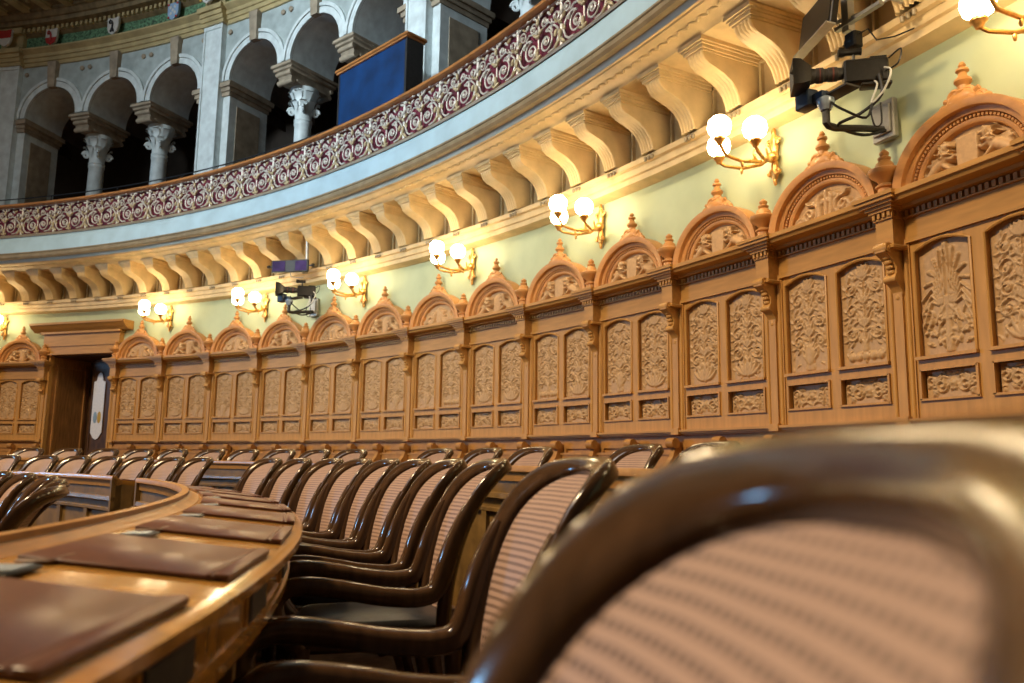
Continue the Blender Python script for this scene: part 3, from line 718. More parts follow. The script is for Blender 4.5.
# pilasters between the bays
def pil_meshes():
    out = {}
    g = G(); g.box(-.10, .10, -.055, 0, .33, 1.6); g.box(-.038, .038, -.075, 0, .33, 1.25)
    for s in (-1, 1): g.lathe([(.016, .33), (.016, 1.58)], 10, (s*.072, -.055, 0))
    g.box(-.052, .052, -.10, 0, .29, .35); out['shaft'] = g.mesh('shaft', OAK)
    g = G(); prof = [(-.05, 1.55), (-.215, 1.55), (-.23, 1.52), (-.225, 1.485), (-.19, 1.46), (-.15, 1.43), (-.12, 1.38), (-.125, 1.34), (-.145, 1.315), (-.14, 1.285), (-.11, 1.26), (-.08, 1.22), (-.07, 1.19), (-.05, 1.18)]
    g.prism(prof, -.04, .04, 'x'); g.lathe([(0, -.052), (.036, -.052), (.036, .052), (0, .052)], 14, (0, -.195, 1.515), axis='x'); g.lathe([(0, -.06), (.014, -.06), (.014, .06), (0, .06)], 10, (0, -.195, 1.515), axis='x')
    g.lathe([(0, -.046), (.026, -.046), (.026, .046), (0, .046)], 12, (0, -.125, 1.30), axis='x'); g.ball((0, -.065, 1.175), .02, .02, .03, 8, 6)
    for k in range(4): g.ball((0, -.165 + .012*k, 1.455 - .035*k), .03, .02, .022, 8, 5)
    g.move(Matrix.Translation((0, 0, 1.555)) @ Matrix.Diagonal((1.12, .98, .98, 1)) @ Matrix.Translation((0, 0, -1.555))); out['scroll_bracket'] = g.mesh('scroll_bracket', OAK)
    g = G(); g.box(-.062, .062, -.185, 0, 1.585, 1.78); g.box(-.078, .078, -.215, 0, 1.555, 1.585, .006); g.box(-.07, .07, -.20, 0, 1.775, 1.79)
    for k in range(4): g.box(-.066 + .037*k, -.046 + .037*k, -.215, 0, 1.79, 1.83)
    for s in (-1, 1):
        for k in range(3): g.box(s*.068 - .004, s*.068 + .006, -.20 + .045*k, -.18 + .045*k, 1.79, 1.83)
    for (w, y, z0, z1) in ((.085, -.225, 1.828, 1.85), (.10, -.245, 1.85, 1.87), (.12, -.27, 1.87, 1.89), (.14, -.295, 1.89, 1.915), (.15, -.31, 1.915, 1.942)): g.box(-w, w, y, 0, z0, z1)
    out['cornice_block'] = g.mesh('cornice_block', OAKH)
    g = G(); g.lathe([(0, 0), (.085, 0), (.085, .018), (.062, .03), (.05, .035), (.048, .06), (.062, .07), (.062, .08), (.04, .095), (.05, .115), (.092, .15), (.104, .17), (.104, .185), (.088, .195), (.06, .205), (.052, .235), (.032, .255), (.04, .265), (.04, .275), (.022, .285), (.03, .30), (.03, .31), (.01, .33), (0, .335)], 20, (0, -.13, 1.942)); g.move(Matrix.Translation((0, -.13, 1.942)) @ Matrix.Diagonal((1.12, 1.12, 1.08, 1)) @ Matrix.Translation((0, .13, -1.942)))
    out['urn'] = g.mesh('urn', PEDI)
    return out
PMS = pil_meshes()
pil = [(-.46, 'beside the doorway on the camera side')] + [(k + .5, 'between the %s and %s bays from the doorway' % (ORD[k + 1], ORD[k + 2])) for k in range(0, 15)] + [(-1.93, 'beside the doorway on its far side'), (-2.93, 'one bay beyond the doorway')]
for b, w in pil:
    t = thing('wall_pilaster', 'oak pilaster with turned urn, %s' % w, 'pilaster', bpos(b), brot(b), 'oak pilasters between the panelling bays')
    for k, me in PMS.items():
        o = put(k, me, t, (0, 0, -.05) if k in ('cornice_block', 'urn') else None)
        if k == 'cornice_block': o.scale = (1.18, .90, 1)
# stalls along the wall
def stall_meshes():
    g = G(); g.box(-.29, .29, -.46, -.05, -.44, -.40, .01); g.box(-.29, .29, -.44, -.40, -.85, -.44); s = g.mesh('seat', STALL)
    g = G(); prof = [(-.03, .22), (-.12, .245), (-.165, .23), (-.175, .195), (-.15, .17), (-.12, .16), (-.15, .08), (-.24, -.02), (-.36, -.10), (-.44, -.15), (-.46, -.19), (-.44, -.23), (-.44, -.85), (-.03, -.85)]
    g.prism(prof, -.028, .028, 'x'); g.lathe([(0, -.04), (.042, -.04), (.042, .04), (0, .04)], 12, (0, -.135, .205), axis='x'); g.lathe([(0, -.05), (.05, -.05), (.05, .05), (0, .05)], 12, (0, -.13, .21), axis='x'); a = g.mesh('armrest', STALL)
    g = G(); g.box(-.26, .26, -.075, -.03, -.40, .10); g.box(-.285, .285, -.085, -.02, .10, .125); b = g.mesh('backrest', STALL)
    return s, a, b
ss, sa, sb = stall_meshes()
for n in BAYS:
    for h, q in ((-.25, 'first'), (.25, 'second')):
        b = bay_c(n) + h
        w = ('%s bay from the doorway' % ORD[n + 1]) if n >= 0 else ('%s bay beyond the doorway' % ORD[-n - 2])
        t = thing('wall_stall', 'oak wall stall, %s seat below the %s' % (q, w), 'seat', bpos(b), brot(b), 'oak stalls along the curved wall')
        put('seat', ss, t); put('armrest', sa, t, (HB/2 + 0.0, 0, 0)); put('backrest', sb, t)

# ================================================================== SCONCES
def sconce_meshes():
    g = G(); g.ball((0, -.02, 2.73), .045, .03, .12, 10, 8); g.ball((0, -.02, 2.52), .04, .028, .11, 10, 8); g.ball((0, -.04, 2.63), .06, .045, .05, 10, 8); g.ball((0, -.02, 2.855), .025, .02, .04, 8, 6); g.ball((0, -.02, 2.415), .02, .018, .04, 8, 6)
    for s in (-1, 1):
        g.tube([(s*x, -.03, z) for x, z in curl(.045, 2.76, .035, 1.2, 1, 0)], .012, 6); g.tube([(s*x, -.03, z) for x, z in curl(.04, 2.50, .032, 1.2, -1, 0)], .012, 6)
    plate = g.mesh('wall_plate', ORMOLU); arms = []; globes = []
    for (x, y, z) in ((-.22, -.44, 2.72), (.22, -.44, 2.72), (0, -.62, 2.78)):
        g = G(); zb = z - .12
        g.tube([(0, -.05, 2.63), (x*.25, y*.30, 2.56), (x*.6, y*.62, 2.53), (x*.9, y*.9, 2.55), (x, y, zb - .02)], [.018, .016, .015, .014, .013], 8)
        g.lathe([(0, -.03), (.02, -.03), (.035, 0), (.05, .015), (.05, .03), (.02, .035)], 12, (x, y, zb)); g.ball((x*.5, y*.5, 2.545), .025, .025, .02, 8, 5); g.ball((x*.6, y*.62, 2.505), .014, .014, .03, 8, 5)
        g.tube([(x*.3, y*.35, 2.56), (x*.38, y*.42, 2.62), (x*.3, y*.4, 2.655)], .010, 6)
        arms.append(g.mesh('arm', ORMOLU))
        g = G(); g.lathe([(0, .0), (.035, .002), (.085, .04), (.10, .09), (.09, .145), (.055, .18), (.03, .187), (0, .188)], 16, (x, y, zb + .03)); globes.append(g.mesh('globe', GLOBE))
    return plate, arms, globes
sp, sar, sgl = sconce_meshes()
slab = {-1.5: 'gilded wall sconce with three lit globes on the far side of the doorway', 12.5: 'gilded wall sconce with three lit globes at the upper edge beyond the television camera'}
for i, b in enumerate(sconce_b):
    bb = b + .03 if b > 0 else -2.86
    t = thing('wall_sconce', slab.get(b, 'gilded wall sconce with three lit globes, %s from the doorway toward the camera' % ORD[i]), 'wall lamp', bpos(bb), brot(bb), 'gilded sconces along the green wall')
    put('wall_plate', sp, t)
    for a, gl in zip(sar, sgl): o = put('arm', a, t); put('globe', gl, o)

# ================================================================== DOORWAY
DC = -1.215
door = struct(bpy.data.objects.new('door_1', None)); COL.objects.link(door); door.location = bpos(DC); door.rotation_euler = (0, 0, brot(DC))
g = G()
g.box(-.99, .99, -.16, .02, 2.02, 2.05); g.box(-.97, .97, -.12, .02, 2.05, 2.44); g.box(-.975, .975, -.14, .02, 2.19, 2.22); g.box(-1.01, 1.01, -.17, .02, 2.44, 2.48)
g.prism([(-.16, 2.48), (-.20, 2.52), (-.25, 2.55), (-.28, 2.60), (-.30, 2.61), (-.30, 2.65), (.02, 2.65), (.02, 2.48)], -1.20, 1.20, 'x')
put('lintel_box', (g, OAKH), door)
g = G()
for x in (-.86, .90):
    g.box(x - .06, x + .06, -.07, .04, FLOOR2, 2.02); e = x + (.06 if x < 0 else -.06); g.box(e - .018, e + .018, -.09, .0, FLOOR2, 2.02)
put('door_case', (g, OAK), door)
g = G()
for s, x in ((-1, -.80), (1, .84)):
    g.box(min(x, x + s*.04), max(x, x + s*.04), .0, .95, FLOOR2, 2.02)
    for (ya, yb, za, zb) in ((.10, .86, -.1, 1.85), (.10, .86, -.8, -.22)):
        xi = x - s*.025
        for (y0, y1, z0, z1) in ((ya, ya + .05, za, zb), (yb - .05, yb, za, zb), (ya, yb, za, za + .05), (ya, yb, zb - .05, zb)): g.box(min(x, xi), max(x, xi), y0, y1, z0, z1)
put('jamb_panel', (g, JAMB), door)
g = G(); g.box(-.84, .88, 0, .95, 2.0, 2.05); g.box(-.84, .88, .95, 1.0, FLOOR2, 2.05); put('recess', (g, DARKW), door)
lf = put('door_leaf', (G().box(-.16, .70, .42, .47, FLOOR2, 1.98, .006).box(-.16, -.13, .405, .42, -.7, 1.9).box(.60, .66, .405, .42, -.7, 1.9).box(-.13, .60, .405, .42, .05, .11).box(-.13, .60, .405, .42, 1.84, 1.9), DARKW), door)
g = G(); cx, w = -.005, .17
oct_ = [(cx + .17 + x, z) for x, z in ((-.165, .50), (-.12, .44), (-.07, .38), (0, .355), (.07, .38), (.12, .44), (.165, .50), (.165, 1.52), (.09, 1.54), (.075, 1.62), (.05, 1.68), (0, 1.71), (-.05, 1.68), (-.075, 1.62), (-.09, 1.54), (-.165, 1.52))]
oct_ = [(x*.88 - .10, z) for x, z in oct_]
g.prism(oct_, .398, .41); put('etched_pane', (g, GLASS), lf)
g = G(); g.ball((-.005, .395, .80), .05, .006, .12, 10, 6); put('blue_medallion', (g, SHBL), lf)
g = G(); g.ball((.10, .395, .80), .05, .006, .12, 10, 6); put('gold_medallion', (g, SHY), lf)
g = G(); g.tube([(.62, .40, .1), (.62, .34, .1), (.52, .34, .1)], .012, 6); put('door_handle', (g, ORMOLU), lf)

# ================================================================== DESKS
def desk_top_prof(ri, ro, zi, zo, rim, fl_in, fl_out):
    return [(ro - .02, zo), (ri + .075, zi), (ri + .065, zi + .012), (ri + .06, rim - .008), (ri + .045, rim), (ri + .012, rim), (ri, rim - .012), (ri, rim - .03), (ri + .015, rim - .045), (ri + .03, rim - .055), (ri + .05, zi - .06), (ro - .06, zo - .045), (ro - .015, zo - .04), (ro, zo - .028), (ro, zo - .01)]
def desk(name, label, ri, ro, zi, zo, rim, fin, fout, t0, t1):
    n = max(8, int((t1 - t0)/.7)); d = thing(name, label, 'desk', (0, 0, 0))
    P = desk_top_prof(ri, ro, zi, zo, rim, fin, fout)
    top = put('desk_top', (rowring([P[0], P[1], (ri + .075, zi - .03), (ro - .06, zo - .045), (ro - .015, zo - .04), (ro, zo - .028), (ro, zo - .01)], t0, t1, n), DESK), d)
    put('raised_rim', (rowring([(ri + .075, zi - .03), (ri + .075, zi + .001), (ri + .060, zi + .004), (ri + .050, zi + .012), (ri + .046, rim - .016), (ri + .036, rim - .012), (ri + .034, rim), (ri + .006, rim), (ri, rim - .008), (ri, rim - .03), (ri + .015, rim - .040), (ri + .02, zi - .05)], t0, t1, n), RIM), d)
    for ta, tb in ((t0, t0 + .28), (t1 - .28, t1)):   # closed panelled ends
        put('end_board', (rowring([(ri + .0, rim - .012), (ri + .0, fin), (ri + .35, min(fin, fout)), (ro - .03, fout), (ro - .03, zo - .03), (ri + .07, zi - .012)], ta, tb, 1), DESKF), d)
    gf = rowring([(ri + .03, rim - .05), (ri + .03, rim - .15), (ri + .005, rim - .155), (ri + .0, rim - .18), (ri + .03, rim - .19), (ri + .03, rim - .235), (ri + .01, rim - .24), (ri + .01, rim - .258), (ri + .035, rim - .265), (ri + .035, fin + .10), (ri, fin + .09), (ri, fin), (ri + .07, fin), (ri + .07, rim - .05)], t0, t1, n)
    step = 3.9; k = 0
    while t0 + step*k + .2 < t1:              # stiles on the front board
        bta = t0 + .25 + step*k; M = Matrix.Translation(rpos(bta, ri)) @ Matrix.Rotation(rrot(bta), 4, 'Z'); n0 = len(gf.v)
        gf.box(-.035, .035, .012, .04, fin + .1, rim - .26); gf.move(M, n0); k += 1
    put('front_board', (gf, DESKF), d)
    put('apron', (rowring([(ro - .05, zo - .04), (ro - .05, zo - .13), (ro - .035, zo - .135), (ro - .035, zo - .155), (ro - .30, zo - .155), (ro - .30, zo - .04)], t0, t1, n), DESK), d)
    for tt in ((t0*2 + t1)/3, (t0 + t1*2)/3):
        M = Matrix.Translation(rpos(tt, ro)) @ Matrix.Rotation(rrot(tt), 4, 'Z'); w = .02
        put('end_panel', (G().box(-w, w, -(ro - ri) + .03, -.08, fout, zo - .06).move(M), DESKF), d)
    return d, top
A0, A1 = 44.5, 86.6
d1, top1 = desk('curved_desk', 'long curved oak desk with sloping top and raised rim beside the row of armchairs', 8.70, 9.15, -.163, -.203, -.132, FLOOR0, FLOOR, A0, A1)
d2, top2 = desk('curved_desk', 'curved oak desk block past the aisle, facing the dark chairs by its panelled end', 8.70, 9.15, -.163, -.203, -.132, FLOOR0, FLOOR, 90.8, 128)
d3, top3 = desk('curved_desk', 'oak desk of the rear row with moulded front below the panelled wall', 10.35, 10.85, -.045, -.09, -.012, FLOOR, FLOOR2, 40, 132)
# writing mats
def mat_meshes():
    g = G(); g.box(-.205, .205, -.33, 0, 0, .008, .0015); pad = g.mesh('pad', MAT)
    g = G(); g.box(-.205, .205, -.022, .003, .0, .0125, .0015); g.box(-.205, .205, -.034, -.026, 0, .0105, .001); return pad, g.mesh('edge_strip', MAT)
mp_, me_ = mat_meshes(); SL = math.atan2(.040, .355)
def on_desk(beta, r): return -.163 - .040*(r - 8.775)/.355
def writing_mat(beta, lab, r=9.118, dz=0):
    t = thing('writing_mat', lab, 'desk mat', rpos(beta, r, on_desk(beta, r) + .001 + dz), rrot(beta), 'brown writing mats on the desk')
    t.rotation_euler = (-SL, 0, rrot(beta))
    put('pad', mp_, t); put('edge_strip', me_, t); return t
for k in range(-1, 9):
    be = 52.17 + 3.946*k + 1.285
    writing_mat(be, 'dark brown leather writing mat on the long curved desk, %s from the camera' % ORD[k + 2])
for k in range(4):
    writing_mat(92.6 + 3.9*k, 'brown leather writing mat on the desk past the aisle, %s from the aisle' % ORD[k + 1])
# small device plates let into the desk beside the rim and drawer slots in the apron
def plate_meshes():
    g = G(); g.box(-.055, .055, -.035, .035, 0, .006, .002); a = g.mesh('voting_plate', BLACK)
    g = G(); g.box(-.045, .03, -.027, .027, .006, .008); b = g.mesh('plate_cover', STEEL)
    g = G(); g.box(-.05, .05, -.028, .028, 0, .007, .002); c = g.mesh('inkwell_lid', DARKW)
    g = G(); g.box(-.10, .10, -.008, .012, -.118, -.055, .003); d = g.mesh('drawer_slot', BLACKR)
    g = G(); g.box(-.11, .11, -.004, .006, -.127, -.045, .003); e = g.mesh('slot_frame', DESK); return a, b, c, d, e
va, vb, vc, vd, ve = plate_meshes()
for dd, ks in ((top1, range(-1, 9)), (top2, range(0, 4))):
    for k in ks:
        be = (52.17 + 3.946*k + 3.1) if dd is top1 else 94.4 + 3.9*k
        o = put('voting_plate', va, dd, rpos(be, 8.83, on_desk(be, 8.83)), rrot(be)); put('plate_cover', vb, o)
        put('inkwell_lid', vc, dd, rpos(be + 1.0, 8.825, on_desk(be, 8.825)), rrot(be))
        o = put('slot_frame', ve, dd, rpos(be - .6, 9.10, -.203), rrot(be - .6)); put('drawer_slot', vd, o)

# ================================================================== ARMCHAIRS
BPROF = [(-.205, .40), (-.200, .50), (-.185, .60), (-.160, .70), (-.128, .79), (-.090, .865), (-.045, .925), (-.005, .965), (.02, .982)]
def prof_at(s):
    s = max(0, min(1, s))*(len(BPROF) - 1); i = min(int(s), len(BPROF) - 2); t = s - i
    def cr(a, b, c, d): return .5*(2*b + (c - a)*t + (2*a - 5*b + 4*c - d)*t*t + (3*b - a - 3*c + d)*t**3)
    q = [BPROF[max(0, min(len(BPROF) - 1, i + k))] for k in (-1, 0, 1, 2)]
    return cr(*[p[0] for p in q]), cr(*[p[1] for p in q])
def back_pt(x, s, off=0.0):
    y, z = prof_at(s); y2, z2 = prof_at(min(1, s + .02)); y1, z1 = prof_at(max(0, s - .02)); ty, tz = y2 - y1, z2 - z1; L = math.hypot(ty, tz)
    ny, nz = -tz/L, ty/L                      # toward the sitter
    y -= .055*(x/.25)**2
    return (x, y + ny*off, z + nz*off)
def outline(t, a, s0, b, e):                  # t 0..1 from lower one side over the top to the other
    lo = .30
    if t < lo: return (-a, s0*t/lo)
    if t > 1 - lo: return (a, s0*(1 - t)/lo)
    th = PI*(1 - (t - lo)/(1 - 2*lo)); c, s_ = math.cos(th), math.sin(th)
    return (a*math.copysign(abs(c)**(2/e), c), s0 + b*abs(s_)**(2/e))
narrow = lambda s: .86 + .14*min(1, max(0, s)/.4)
XO, XI = .244, .187
def chair_meshes():
    n = 64; g = G(); rings = []
    for i in range(n + 1):
        t = i/n; xo, so = outline(t, XO, .56, .44, 3.0); xi, si = outline(t, XI, .48, .352, 2.5)
        if so < .5: xo *= narrow(so); xi *= narrow(si)
        ring = []
        for k in range(16):
            q = 2*PI*k/16; ca, sa = math.cos(q), math.sin(q); ca = math.copysign(abs(ca)**.5, ca); sa = math.copysign(abs(sa)**.6, sa)
            w = .5 + .5*ca; ring.append(back_pt(xi + (xo - xi)*w, si + (so - si)*w, .024*sa))
        rings.append(ring)
    g.loft(rings, True, True); frame = g.mesh('back_frame', CHAIR, True, 60)
    g = G(); nu, nv = 18, 26; uv = []; vs = []
    for j in range(nv + 1):
        for i in range(nu + 1):
            s = .08 + (.839 - .08)*j/nv; hw = (XI + .006)*narrow(s)
            if s > .48: hw = (XI + .006)*max(.0, 1 - ((s - .48)/.3592)**2.5)**(1/2.5)
            x = -hw + 2*hw*i/nu; vs.append(back_pt(x, s, .003)); uv.append((x, s*.66))
    w = nu + 1; g.add(vs, [(j*w + i, j*w + i + 1, (j+1)*w + i + 1, (j+1)*w + i) for j in range(nv) for i in range(nu)]); g.uv = uv
    cane = g.mesh('cane_panel', CANE, True, 80)
    arms = []
    for s in (-1, 1):
        xc = (XO + XI)/2 + .008
        pts = [back_pt(xc, .56, .006), back_pt(xc, .46, .010), back_pt(xc*narrow(.36), .36, .016)]
        pts += [(.219, -.262, .572), (.223, -.315, .545), (.226, -.385, .545), (.227, -.47, .555), (.226, -.56, .572), (.224, -.66, .586), (.222, -.73, .582), (.219, -.768, .555), (.217, -.775, .515), (.215, -.755, .46), (.213, -.72, .42), (.211, -.69, .39)]
        g = G(); P = []
        for i in range(len(pts) - 1):
            a = [Vector(pts[max(0, min(len(pts) - 1, i + k))]) for k in (-1, 0, 1, 2)]
            for t in (0, .34, .67): P.append(.5*(2*a[1] + (a[2] - a[0])*t + (2*a[0] - 5*a[1] + 4*a[2] - a[3])*t*t + (3*a[1] - a[0] - 3*a[2] + a[3])*t**3))
        P.append(Vector(pts[-1])); P = [(s*p.x, p.y, p.z) for p in P]; m = len(P)
        rad = [.72 + .28*min(1, i/7) if i < m - 9 else 1 - .22*(i - m + 9)/9 for i in range(m)]
        g.tube(P, rad, 14, True, (.030, .035, (s, 0, 0))); arms.append(g.mesh('armrest', CHAIR, True, 60))
    g = G(); g.box(-.215, .215, -.715, -.20, .375, .42, .012); sframe = g.mesh('seat_frame', CHAIR)
    g = G(); rr = []
    for (k, z) in ((.90, .415), (1.0, .425), (1.0, .45), (.93, .468), (.6, .478), (.05, .480)):
        ring = []
        for i in range(28):
            q = 2*PI*i/28; c, s_ = math.cos(q), math.sin(q); ring.append((.205*k*math.copysign(abs(c)**.4, c), -.455 + .248*k*math.copysign(abs(s_)**.4, s_), z))
        rr.append(ring)
    g.loft(rr, True, True); seat = g.mesh('seat', LEATHER)
    legs = []
    for s in (-1, 1):
        g = G(); g.tube([(s*.205, -.685, .40), (s*.208, -.695, .25), (s*.205, -.69, .1), (s*.202, -.688, .0)], [1.1, 1.0, .8, .7], 10, True, (.026, .026, (1, 0, 0))); legs.append(g.mesh('leg', CHAIR))
        g = G(); g.tube([(s*.19, -.205, .42), (s*.19, -.195, .25), (s*.19, -.165, .1), (s*.19, -.13, .0)], [1.1, 1.0, .85, .75], 10, True, (.026, .024, (1, 0, 0))); legs.append(g.mesh('leg', CHAIR))
    g = G(); g.tube([(-.20, -.68, .17), (.20, -.68, .17)], .012, 8); g.tube([(-.21, -.19, .2), (.21, -.19, .2)], .012, 8); st = g.mesh('stretcher', CHAIR)
    return dict(back_frame=frame, cane_panel=cane, armrest=arms, seat_frame=sframe, seat=seat, leg=legs, stretcher=st)
CH = chair_meshes()
def chair(beta, r, fl, lab, group, turn=0.0):
    t = thing('armchair', lab, 'chair', rpos(beta, r, fl), rrot(beta) + turn, group)
    for k, me in CH.items():
        for m in (me if isinstance(me, list) else [me]): put(k, m, t)
    return t
HW = .2/9.8*180/PI
GR1 = 'armchairs along the long curved desk'
tips = [48.27, 57.9, 64.4, 68.3, 71.7, 74.9, 78.0, 81.2, 84.8, 88.2]
dz = [.0]*10
for i, tp in enumerate(tips):
    if i == 0: lab = 'large blurred cane-backed armchair filling the near corner beside the camera'
    elif i == 9: lab = 'cane-backed armchair at the long desk, the one standing by the aisle'
    else: lab = 'cane-backed walnut armchair at the long curved desk, %s from the camera' % ORD[i + 1]
    chair(tp + HW, 9.85 if i else 9.703, FLOOR, lab, GR1, (random.uniform(-.02, .02) if i > 1 else (.0865, .13)[i]))
tips2 = [96.0, 99.2, 102.6, 106.0, 109.3, 112.7, 116.4]
for i, tp in enumerate(tips2):
    chair(tp + HW, 9.85, FLOOR, 'cane-backed armchair of the middle row past the aisle, %s from the aisle' % ORD[i + 1], 'armchairs of the middle row past the aisle', random.uniform(-.02, .02))
HW3 = .2/11.1*180/PI
tips3 = [67.4, 71.1, 77.8, 81.4, 85.3, 92.8, 96.1, 99.4, 102.8, 106.0, 109.5, 112.8, 116.0, 119.3, 122.7]
for i, tp in enumerate(tips3):
    w = ('%s before the empty place, counted from the camera' % ORD[i + 1]) if i < 5 else ('%s beyond the empty place' % ORD[i - 4])
    chair(tp + HW3, 11.1, FLOOR2, 'cane-backed armchair behind the rear desk, %s' % w, 'armchairs behind the rear desk', random.uniform(-.025, .025))
cent0 = [(71, 8.25), (79, 8.19), (85.2, 8.2), (91.5, 8.2), (96.2, 8.2)]
w0 = ['its curved top rail turned to the camera', 'just behind the one with the curved top rail', 'the middle one of that group', 'the last but one of that group', 'at the edge of the photo']
for (tp, rr0), w in zip(cent0, w0):
    chair(tp, rr0, FLOOR0, 'dark armchair below the desk block, %s' % w, 'armchairs of the inner row', random.uniform(-.03, .03))

# ================================================================== TELEVISION CAMERAS
def tv_camera(b, dx, label_c, label_m=None):
    t = thing('television_camera', label_c, 'camera', bpos(b), brot(b), 'remote television cameras on the wall')
    g = G(); g.box(-.17, .03, -.05, 0, 2.36, 2.66, .008); g.box(-.15, .01, -.07, -.05, 2.40, 2.62, .006); put('wall_plate', (g, GREYM), t)
    g = G(); g.tube([(-.06, -.05, 2.44), (-.02, -.30, 2.39), (dx + .03, -.60, 2.32), (dx + .05, -.68, 2.315), (dx + .05, -.70, 2.33), (dx + .05, -.70, 2.43)], .026, 8); put('arm', (g, BLACKR), t)
    g = G(); g.box(dx + .02, dx + .24, -.70, -.58, 2.525, 2.545, .004); put('base_plate', (g, BLACKR), t)
    g = G(); g.lathe([(0, 2.42), (.035, 2.42), (.05, 2.45), (.06, 2.47), (.06, 2.50), (.03, 2.52)], 14, (dx + .05, -.70, 0)); put('pan_head', (g, STEEL), t)
    # body pointing along -x and toward the room
    ang = math.atan2(-.36, -.26); M = Matrix.Translation((dx + .22, -.53, 2.645)) @ Matrix.Rotation(ang - PI, 4, 'Z') @ Matrix.Scale(.88, 4)
    g = G(); g.box(-.14, .18, -.065, .065, -.09, .10, .012); g.box(-.02, .20, -.055, .055, -.115, -.09, .005); g.box(.05, .17, -.05, .05, .10, .115); g.move(M); bd = put('camera_body', (g, BLACK), t)
    g = G(); g.lathe([(0, -.14), (.045, -.14), (.05, -.18), (.056, -.185), (.056, -.25), (.05, -.255), (.05, -.28), (.060, -.29), (.060, -.34), (.055, -.345), (.068, -.40), (.068, -.42), (0, -.42)], 18, (0, 0, .015), axis='x'); g.move(M); put('lens', (g, BLACKR), bd)
    g = G(); g.lathe([(.0575, -.21), (.0575, -.222)], 18, (0, 0, .015), axis='x'); g.lathe([(.0615, -.31), (.0615, -.318)], 18, (0, 0, .015), axis='x'); g.move(M); put('lens_ring', (g, mat('rubber_red', (.14, .03, .02), .5)), bd)
    g = G(); rr = []
    for x, w, h in ((-.38, .07, .06), (-.46, .12, .10), (-.52, .125, .105), (-.52, .117, .097), (-.42, .07, .056)): rr.append([(x, -w, .015 - h), (x, w, .015 - h), (x, w, .015 + h), (x, -w, .015 + h)])
    g.loft(rr, True, False); g.move(M); put('lens_hood', (g, BLACK), bd)
    g = G(); g.box(dx - .16, dx - .03, -.78, -.68, 2.48, 2.61, .008); g.box(dx - .05, dx + .06, -.74, -.66, 2.50, 2.56); put('servo_box', (g, BLUEP), bd)
    g = G(); g.tube([(-.06, 0, .17), (-.06, 0, .11)], .012, 6); g.lathe([(0, -.12), (.03, -.12), (.034, -.09), (.026, -.06), (.026, .03), (.03, .05), (0, .05)], 12, (-.05, 0, .185), axis='x'); g.move(M); put('viewfinder', (g, BLACK), bd)
    for pts, rad, mm in (([(dx + .33, -.50, 2.60), (dx + .36, -.52, 2.44), (dx + .22, -.56, 2.36), (dx + .05, -.60, 2.33), (-.02, -.3, 2.34), (-.03, -.07, 2.42)], .012, BLACK),
                         ([(dx + .36, -.48, 2.64), (dx + .43, -.50, 2.58), (dx + .38, -.52, 2.46), (dx + .30, -.55, 2.40), (dx + .33, -.52, 2.52), (dx + .28, -.5, 2.58)], .007, CABLE),
                         ([(dx + .38, -.46, 2.70), (dx + .48, -.46, 2.72), (dx + .47, -.48, 2.62), (dx + .38, -.5, 2.60)], .006, BLACK),
                         ([(dx + .02, -.66, 2.58), (dx + .10, -.70, 2.46), (dx + .20, -.66, 2.36), (dx + .28, -.58, 2.30), (dx + .30, -.54, 2.40)], .009, BLACK),
                         ([(dx + .30, -.56, 2.34), (dx + .31, -.54, 2.24), (dx + .33, -.5, 2.26), (dx + .33, -.5, 2.40)], .006, BLACK)):
        g = G(); P = [Vector(p) for p in pts]; Q = []
        for i in range(len(P) - 1):
            a = [P[max(0, min(len(P) - 1, i + k))] for k in (-1, 0, 1, 2)]
            for u in (0, .25, .5, .75): Q.append(.5*(2*a[1] + (a[2] - a[0])*u + (2*a[0] - 5*a[1] + 4*a[2] - a[3])*u*u + (3*a[1] - a[0] - 3*a[2] + a[3])*u**3))
        g.tube(Q + [P[-1]], rad, 6); put('cable', (g, mm), t)
    return t
tv_camera(11.5, 0.0, 'large black television camera on a wall arm near the top of the photo')
tv_camera(3.60, .10, 'small distant television camera on a wall arm under a twin purple screen')
# monitor hung on a metal frame above the near camera
t = thing('hanging_monitor', 'black monitor tilted on a grey frame above the large television camera', 'monitor', bpos(11.5), brot(11.5))
e1 = Vector((.484, -.149, 0)).normalized(); nrm = e1.cross(Vector((0, 0, 1))).normalized()
Mm = Matrix.Translation((-.066, -.652, 3.0)) @ Matrix.Rotation(math.atan2(e1.y, e1.x), 4, 'Z') @ Matrix.Rotation(-.16, 4, 'X')
g = G(); g.box(-.25, .25, -.02, .03, 0, .32, .006); g.move(Mm); mo = put('casing', (g, BLACK), t)
g = G(); g.box(-.225, .225, -.023, -.018, .03, .30); g.move(Mm); put('screen', (g, BLACK), mo)
g = G(); g.box(-.255, .255, -.05, .02, -.012, .0); g.move(Mm); put('bottom_tray', (g, GREYM), mo)
g = G(); g.tube([(.0, -.55, 3.12), (.10, -.50, 3.12), (.25, -.45, 3.12), (.38, -.42, 3.14), (.30, -.15, 3.2)], .014, 8); g.box(.06, .12, -.53, -.47, 3.02, 3.60); g.box(.0, .4, -.54, -.50, 3.06, 3.085); put('hanging_frame', (g, GREYM), t)
g = G(); g.box(.10, .20, -.56, -.48, 2.86, 2.98, .01); g.lathe([(0, 0), (.04, 0), (.045, .06), (0, .06)], 12, (.10, -.52, 2.92), axis='x'); put('small_sensor', (g, BLACK), t)
g = G(); g.tube([(.20, -.52, 2.95), (.26, -.5, 2.96), (.28, -.45, 2.88), (.30, -.3, 2.93), (.36, -.12, 3.02)], .006, 6); put('cable', (g, BLACK), t)
t = thing('twin_screen', 'twin purple-lit screen on a thin pole above the distant television camera', 'screen', bpos(3.5), brot(3.5))
Mt = Matrix.Translation((.02, -.52, 0)) @ Matrix.Rotation(.42, 4, 'Z') @ Matrix.Translation((-.02, .52, 0))
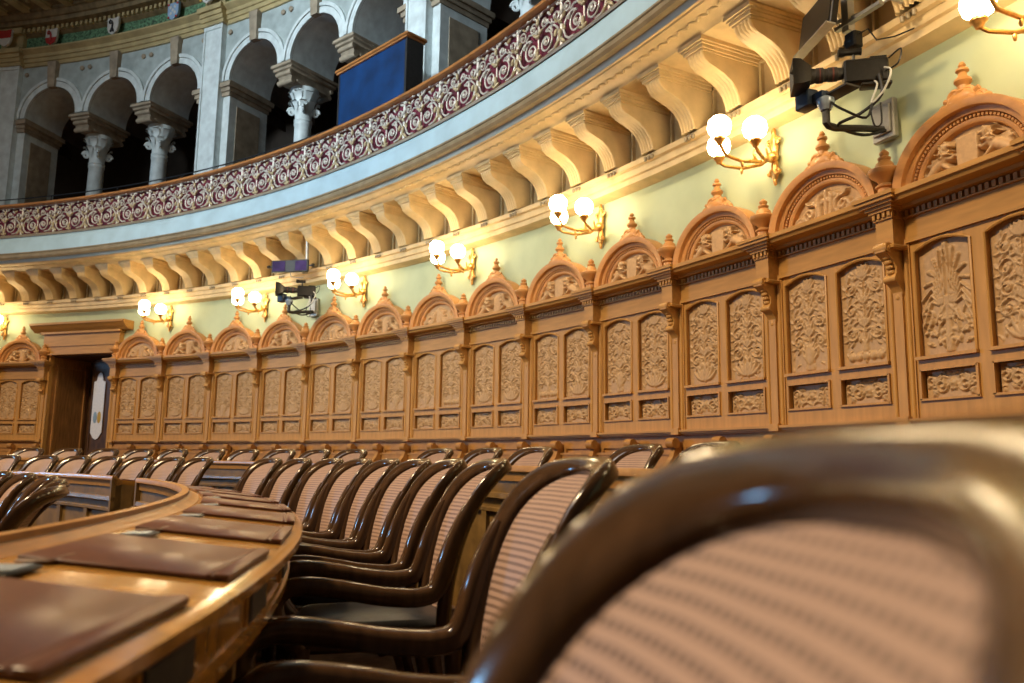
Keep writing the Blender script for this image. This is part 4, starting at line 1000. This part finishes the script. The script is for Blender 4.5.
g = G(); g.box(-.30, .34, -.55, -.50, 3.02, 3.22, .006); g.ball((-.36, -.53, 3.12), .035, .03, .03, 8, 5); g.ball((.42, -.53, 3.12), .035, .03, .03, 8, 5); g.box(-.36, .42, -.53, -.51, 3.11, 3.13); g.move(Mt); cs = put('casing', (g, BLACK), t)
for x0, x1 in ((-.28, -.06), (.12, .32)): put('screen', (G().box(x0, x1, -.556, -.549, 3.04, 3.20).move(Mt), SCREEN), cs)
g = G(); g.tube([(.26, -.38, 3.12), (.26, -.40, 3.64)], .026, 8); g.tube([(.02, -.52, 3.02), (.02, -.50, 2.95), (.3, -.48, 2.9)], .008, 6); put('pole', (g, GREYM), t)

# ================================================================== LIGHT
def area(name, loc, target, size, power, col, spread=PI, sy=None):
    l = bpy.data.lights.new(name, 'AREA'); l.energy = power; l.color = col; l.spread = spread
    l.shape = 'RECTANGLE' if sy else 'DISK'; l.size = size
    if sy: l.size_y = sy
    o = bpy.data.objects.new(name, l); COL.objects.link(o); o.location = loc
    o.rotation_euler = (Vector(target) - Vector(loc)).to_track_quat('-Z', 'Y').to_euler(); return o
area('skylight', (1.0, 5.5, 12.4), (2.5, 9.0, 0), 9, 1150, (.93, .97, 1.0), math.radians(160))
for i, (x, y, p) in enumerate(((2.8, 9.0, 760), (-4.5, 8.0, 560))):   # two warm lights added overhead to brighten the oak, no fittings there
    area('added_warm_light', (x, y, 8.8), (x*1.35, y*1.35, 0), 1.2, p, (1.0, .70, .36), math.radians(105))
area('added_cool_light', (4.0, -6.0, 8.0), (-3.0, 19, 7.3), 5, 330, (.80, .93, 1.0), math.radians(36), 3)  # added cool light that lifts the gallery arcade, no window behind it
area('added_cool_light', (-14.0, 6.5, 3.2), (3, 13, .2), 1.7, 210, (.25, .60, 1.0), math.radians(110), 1.4)  # unseen blue light added for the highlights on the chair frames
w = bpy.data.worlds.new('World'); scene.world = w; w.use_nodes = True
w.node_tree.nodes['Background'].inputs[0].default_value = (1.0, .80, .55, 1); w.node_tree.nodes['Background'].inputs[1].default_value = .06

# ================================================================== CAMERA
yaw, pitch, roll = 2.449066976751062, 0.14696963087395362, 0.013930538435903568
fw = Vector((math.cos(yaw)*math.cos(pitch), math.sin(yaw)*math.cos(pitch), math.sin(pitch)))
rt = Vector((math.sin(yaw), -math.cos(yaw), 0)); up = rt.cross(fw)
r2 = math.cos(roll)*rt + math.sin(roll)*up; u2 = -math.sin(roll)*rt + math.cos(roll)*up
cd = bpy.data.cameras.new('Camera'); cam = bpy.data.objects.new('Camera', cd); COL.objects.link(cam)
cam.matrix_world = Matrix(((r2.x, u2.x, -fw.x, EYE.x), (r2.y, u2.y, -fw.y, EYE.y), (r2.z, u2.z, -fw.z, EYE.z), (0, 0, 0, 1)))
cd.sensor_width = 36; cd.lens = 822.584/1024*36; cd.clip_start = .02; cd.clip_end = 200
cd.dof.use_dof = True; cd.dof.focus_distance = 5.2; cd.dof.aperture_fstop = 3.2; cd.dof.aperture_blades = 9
scene.camera = cam
# floor of the middle tier at height 0
for o in scene.objects:
    if o.parent is None: o.location.z -= FLOOR
vs = scene.view_settings; scene.display_settings.display_device = 'sRGB'
vs.view_transform = 'Standard'; vs.look = 'None'; vs.gamma = 1; vs.exposure = 0.0; vs.use_curve_mapping = False
scene.cycles.use_denoising = True; scene.cycles.max_bounces = 6; scene.cycles.sample_clamp_indirect = 6
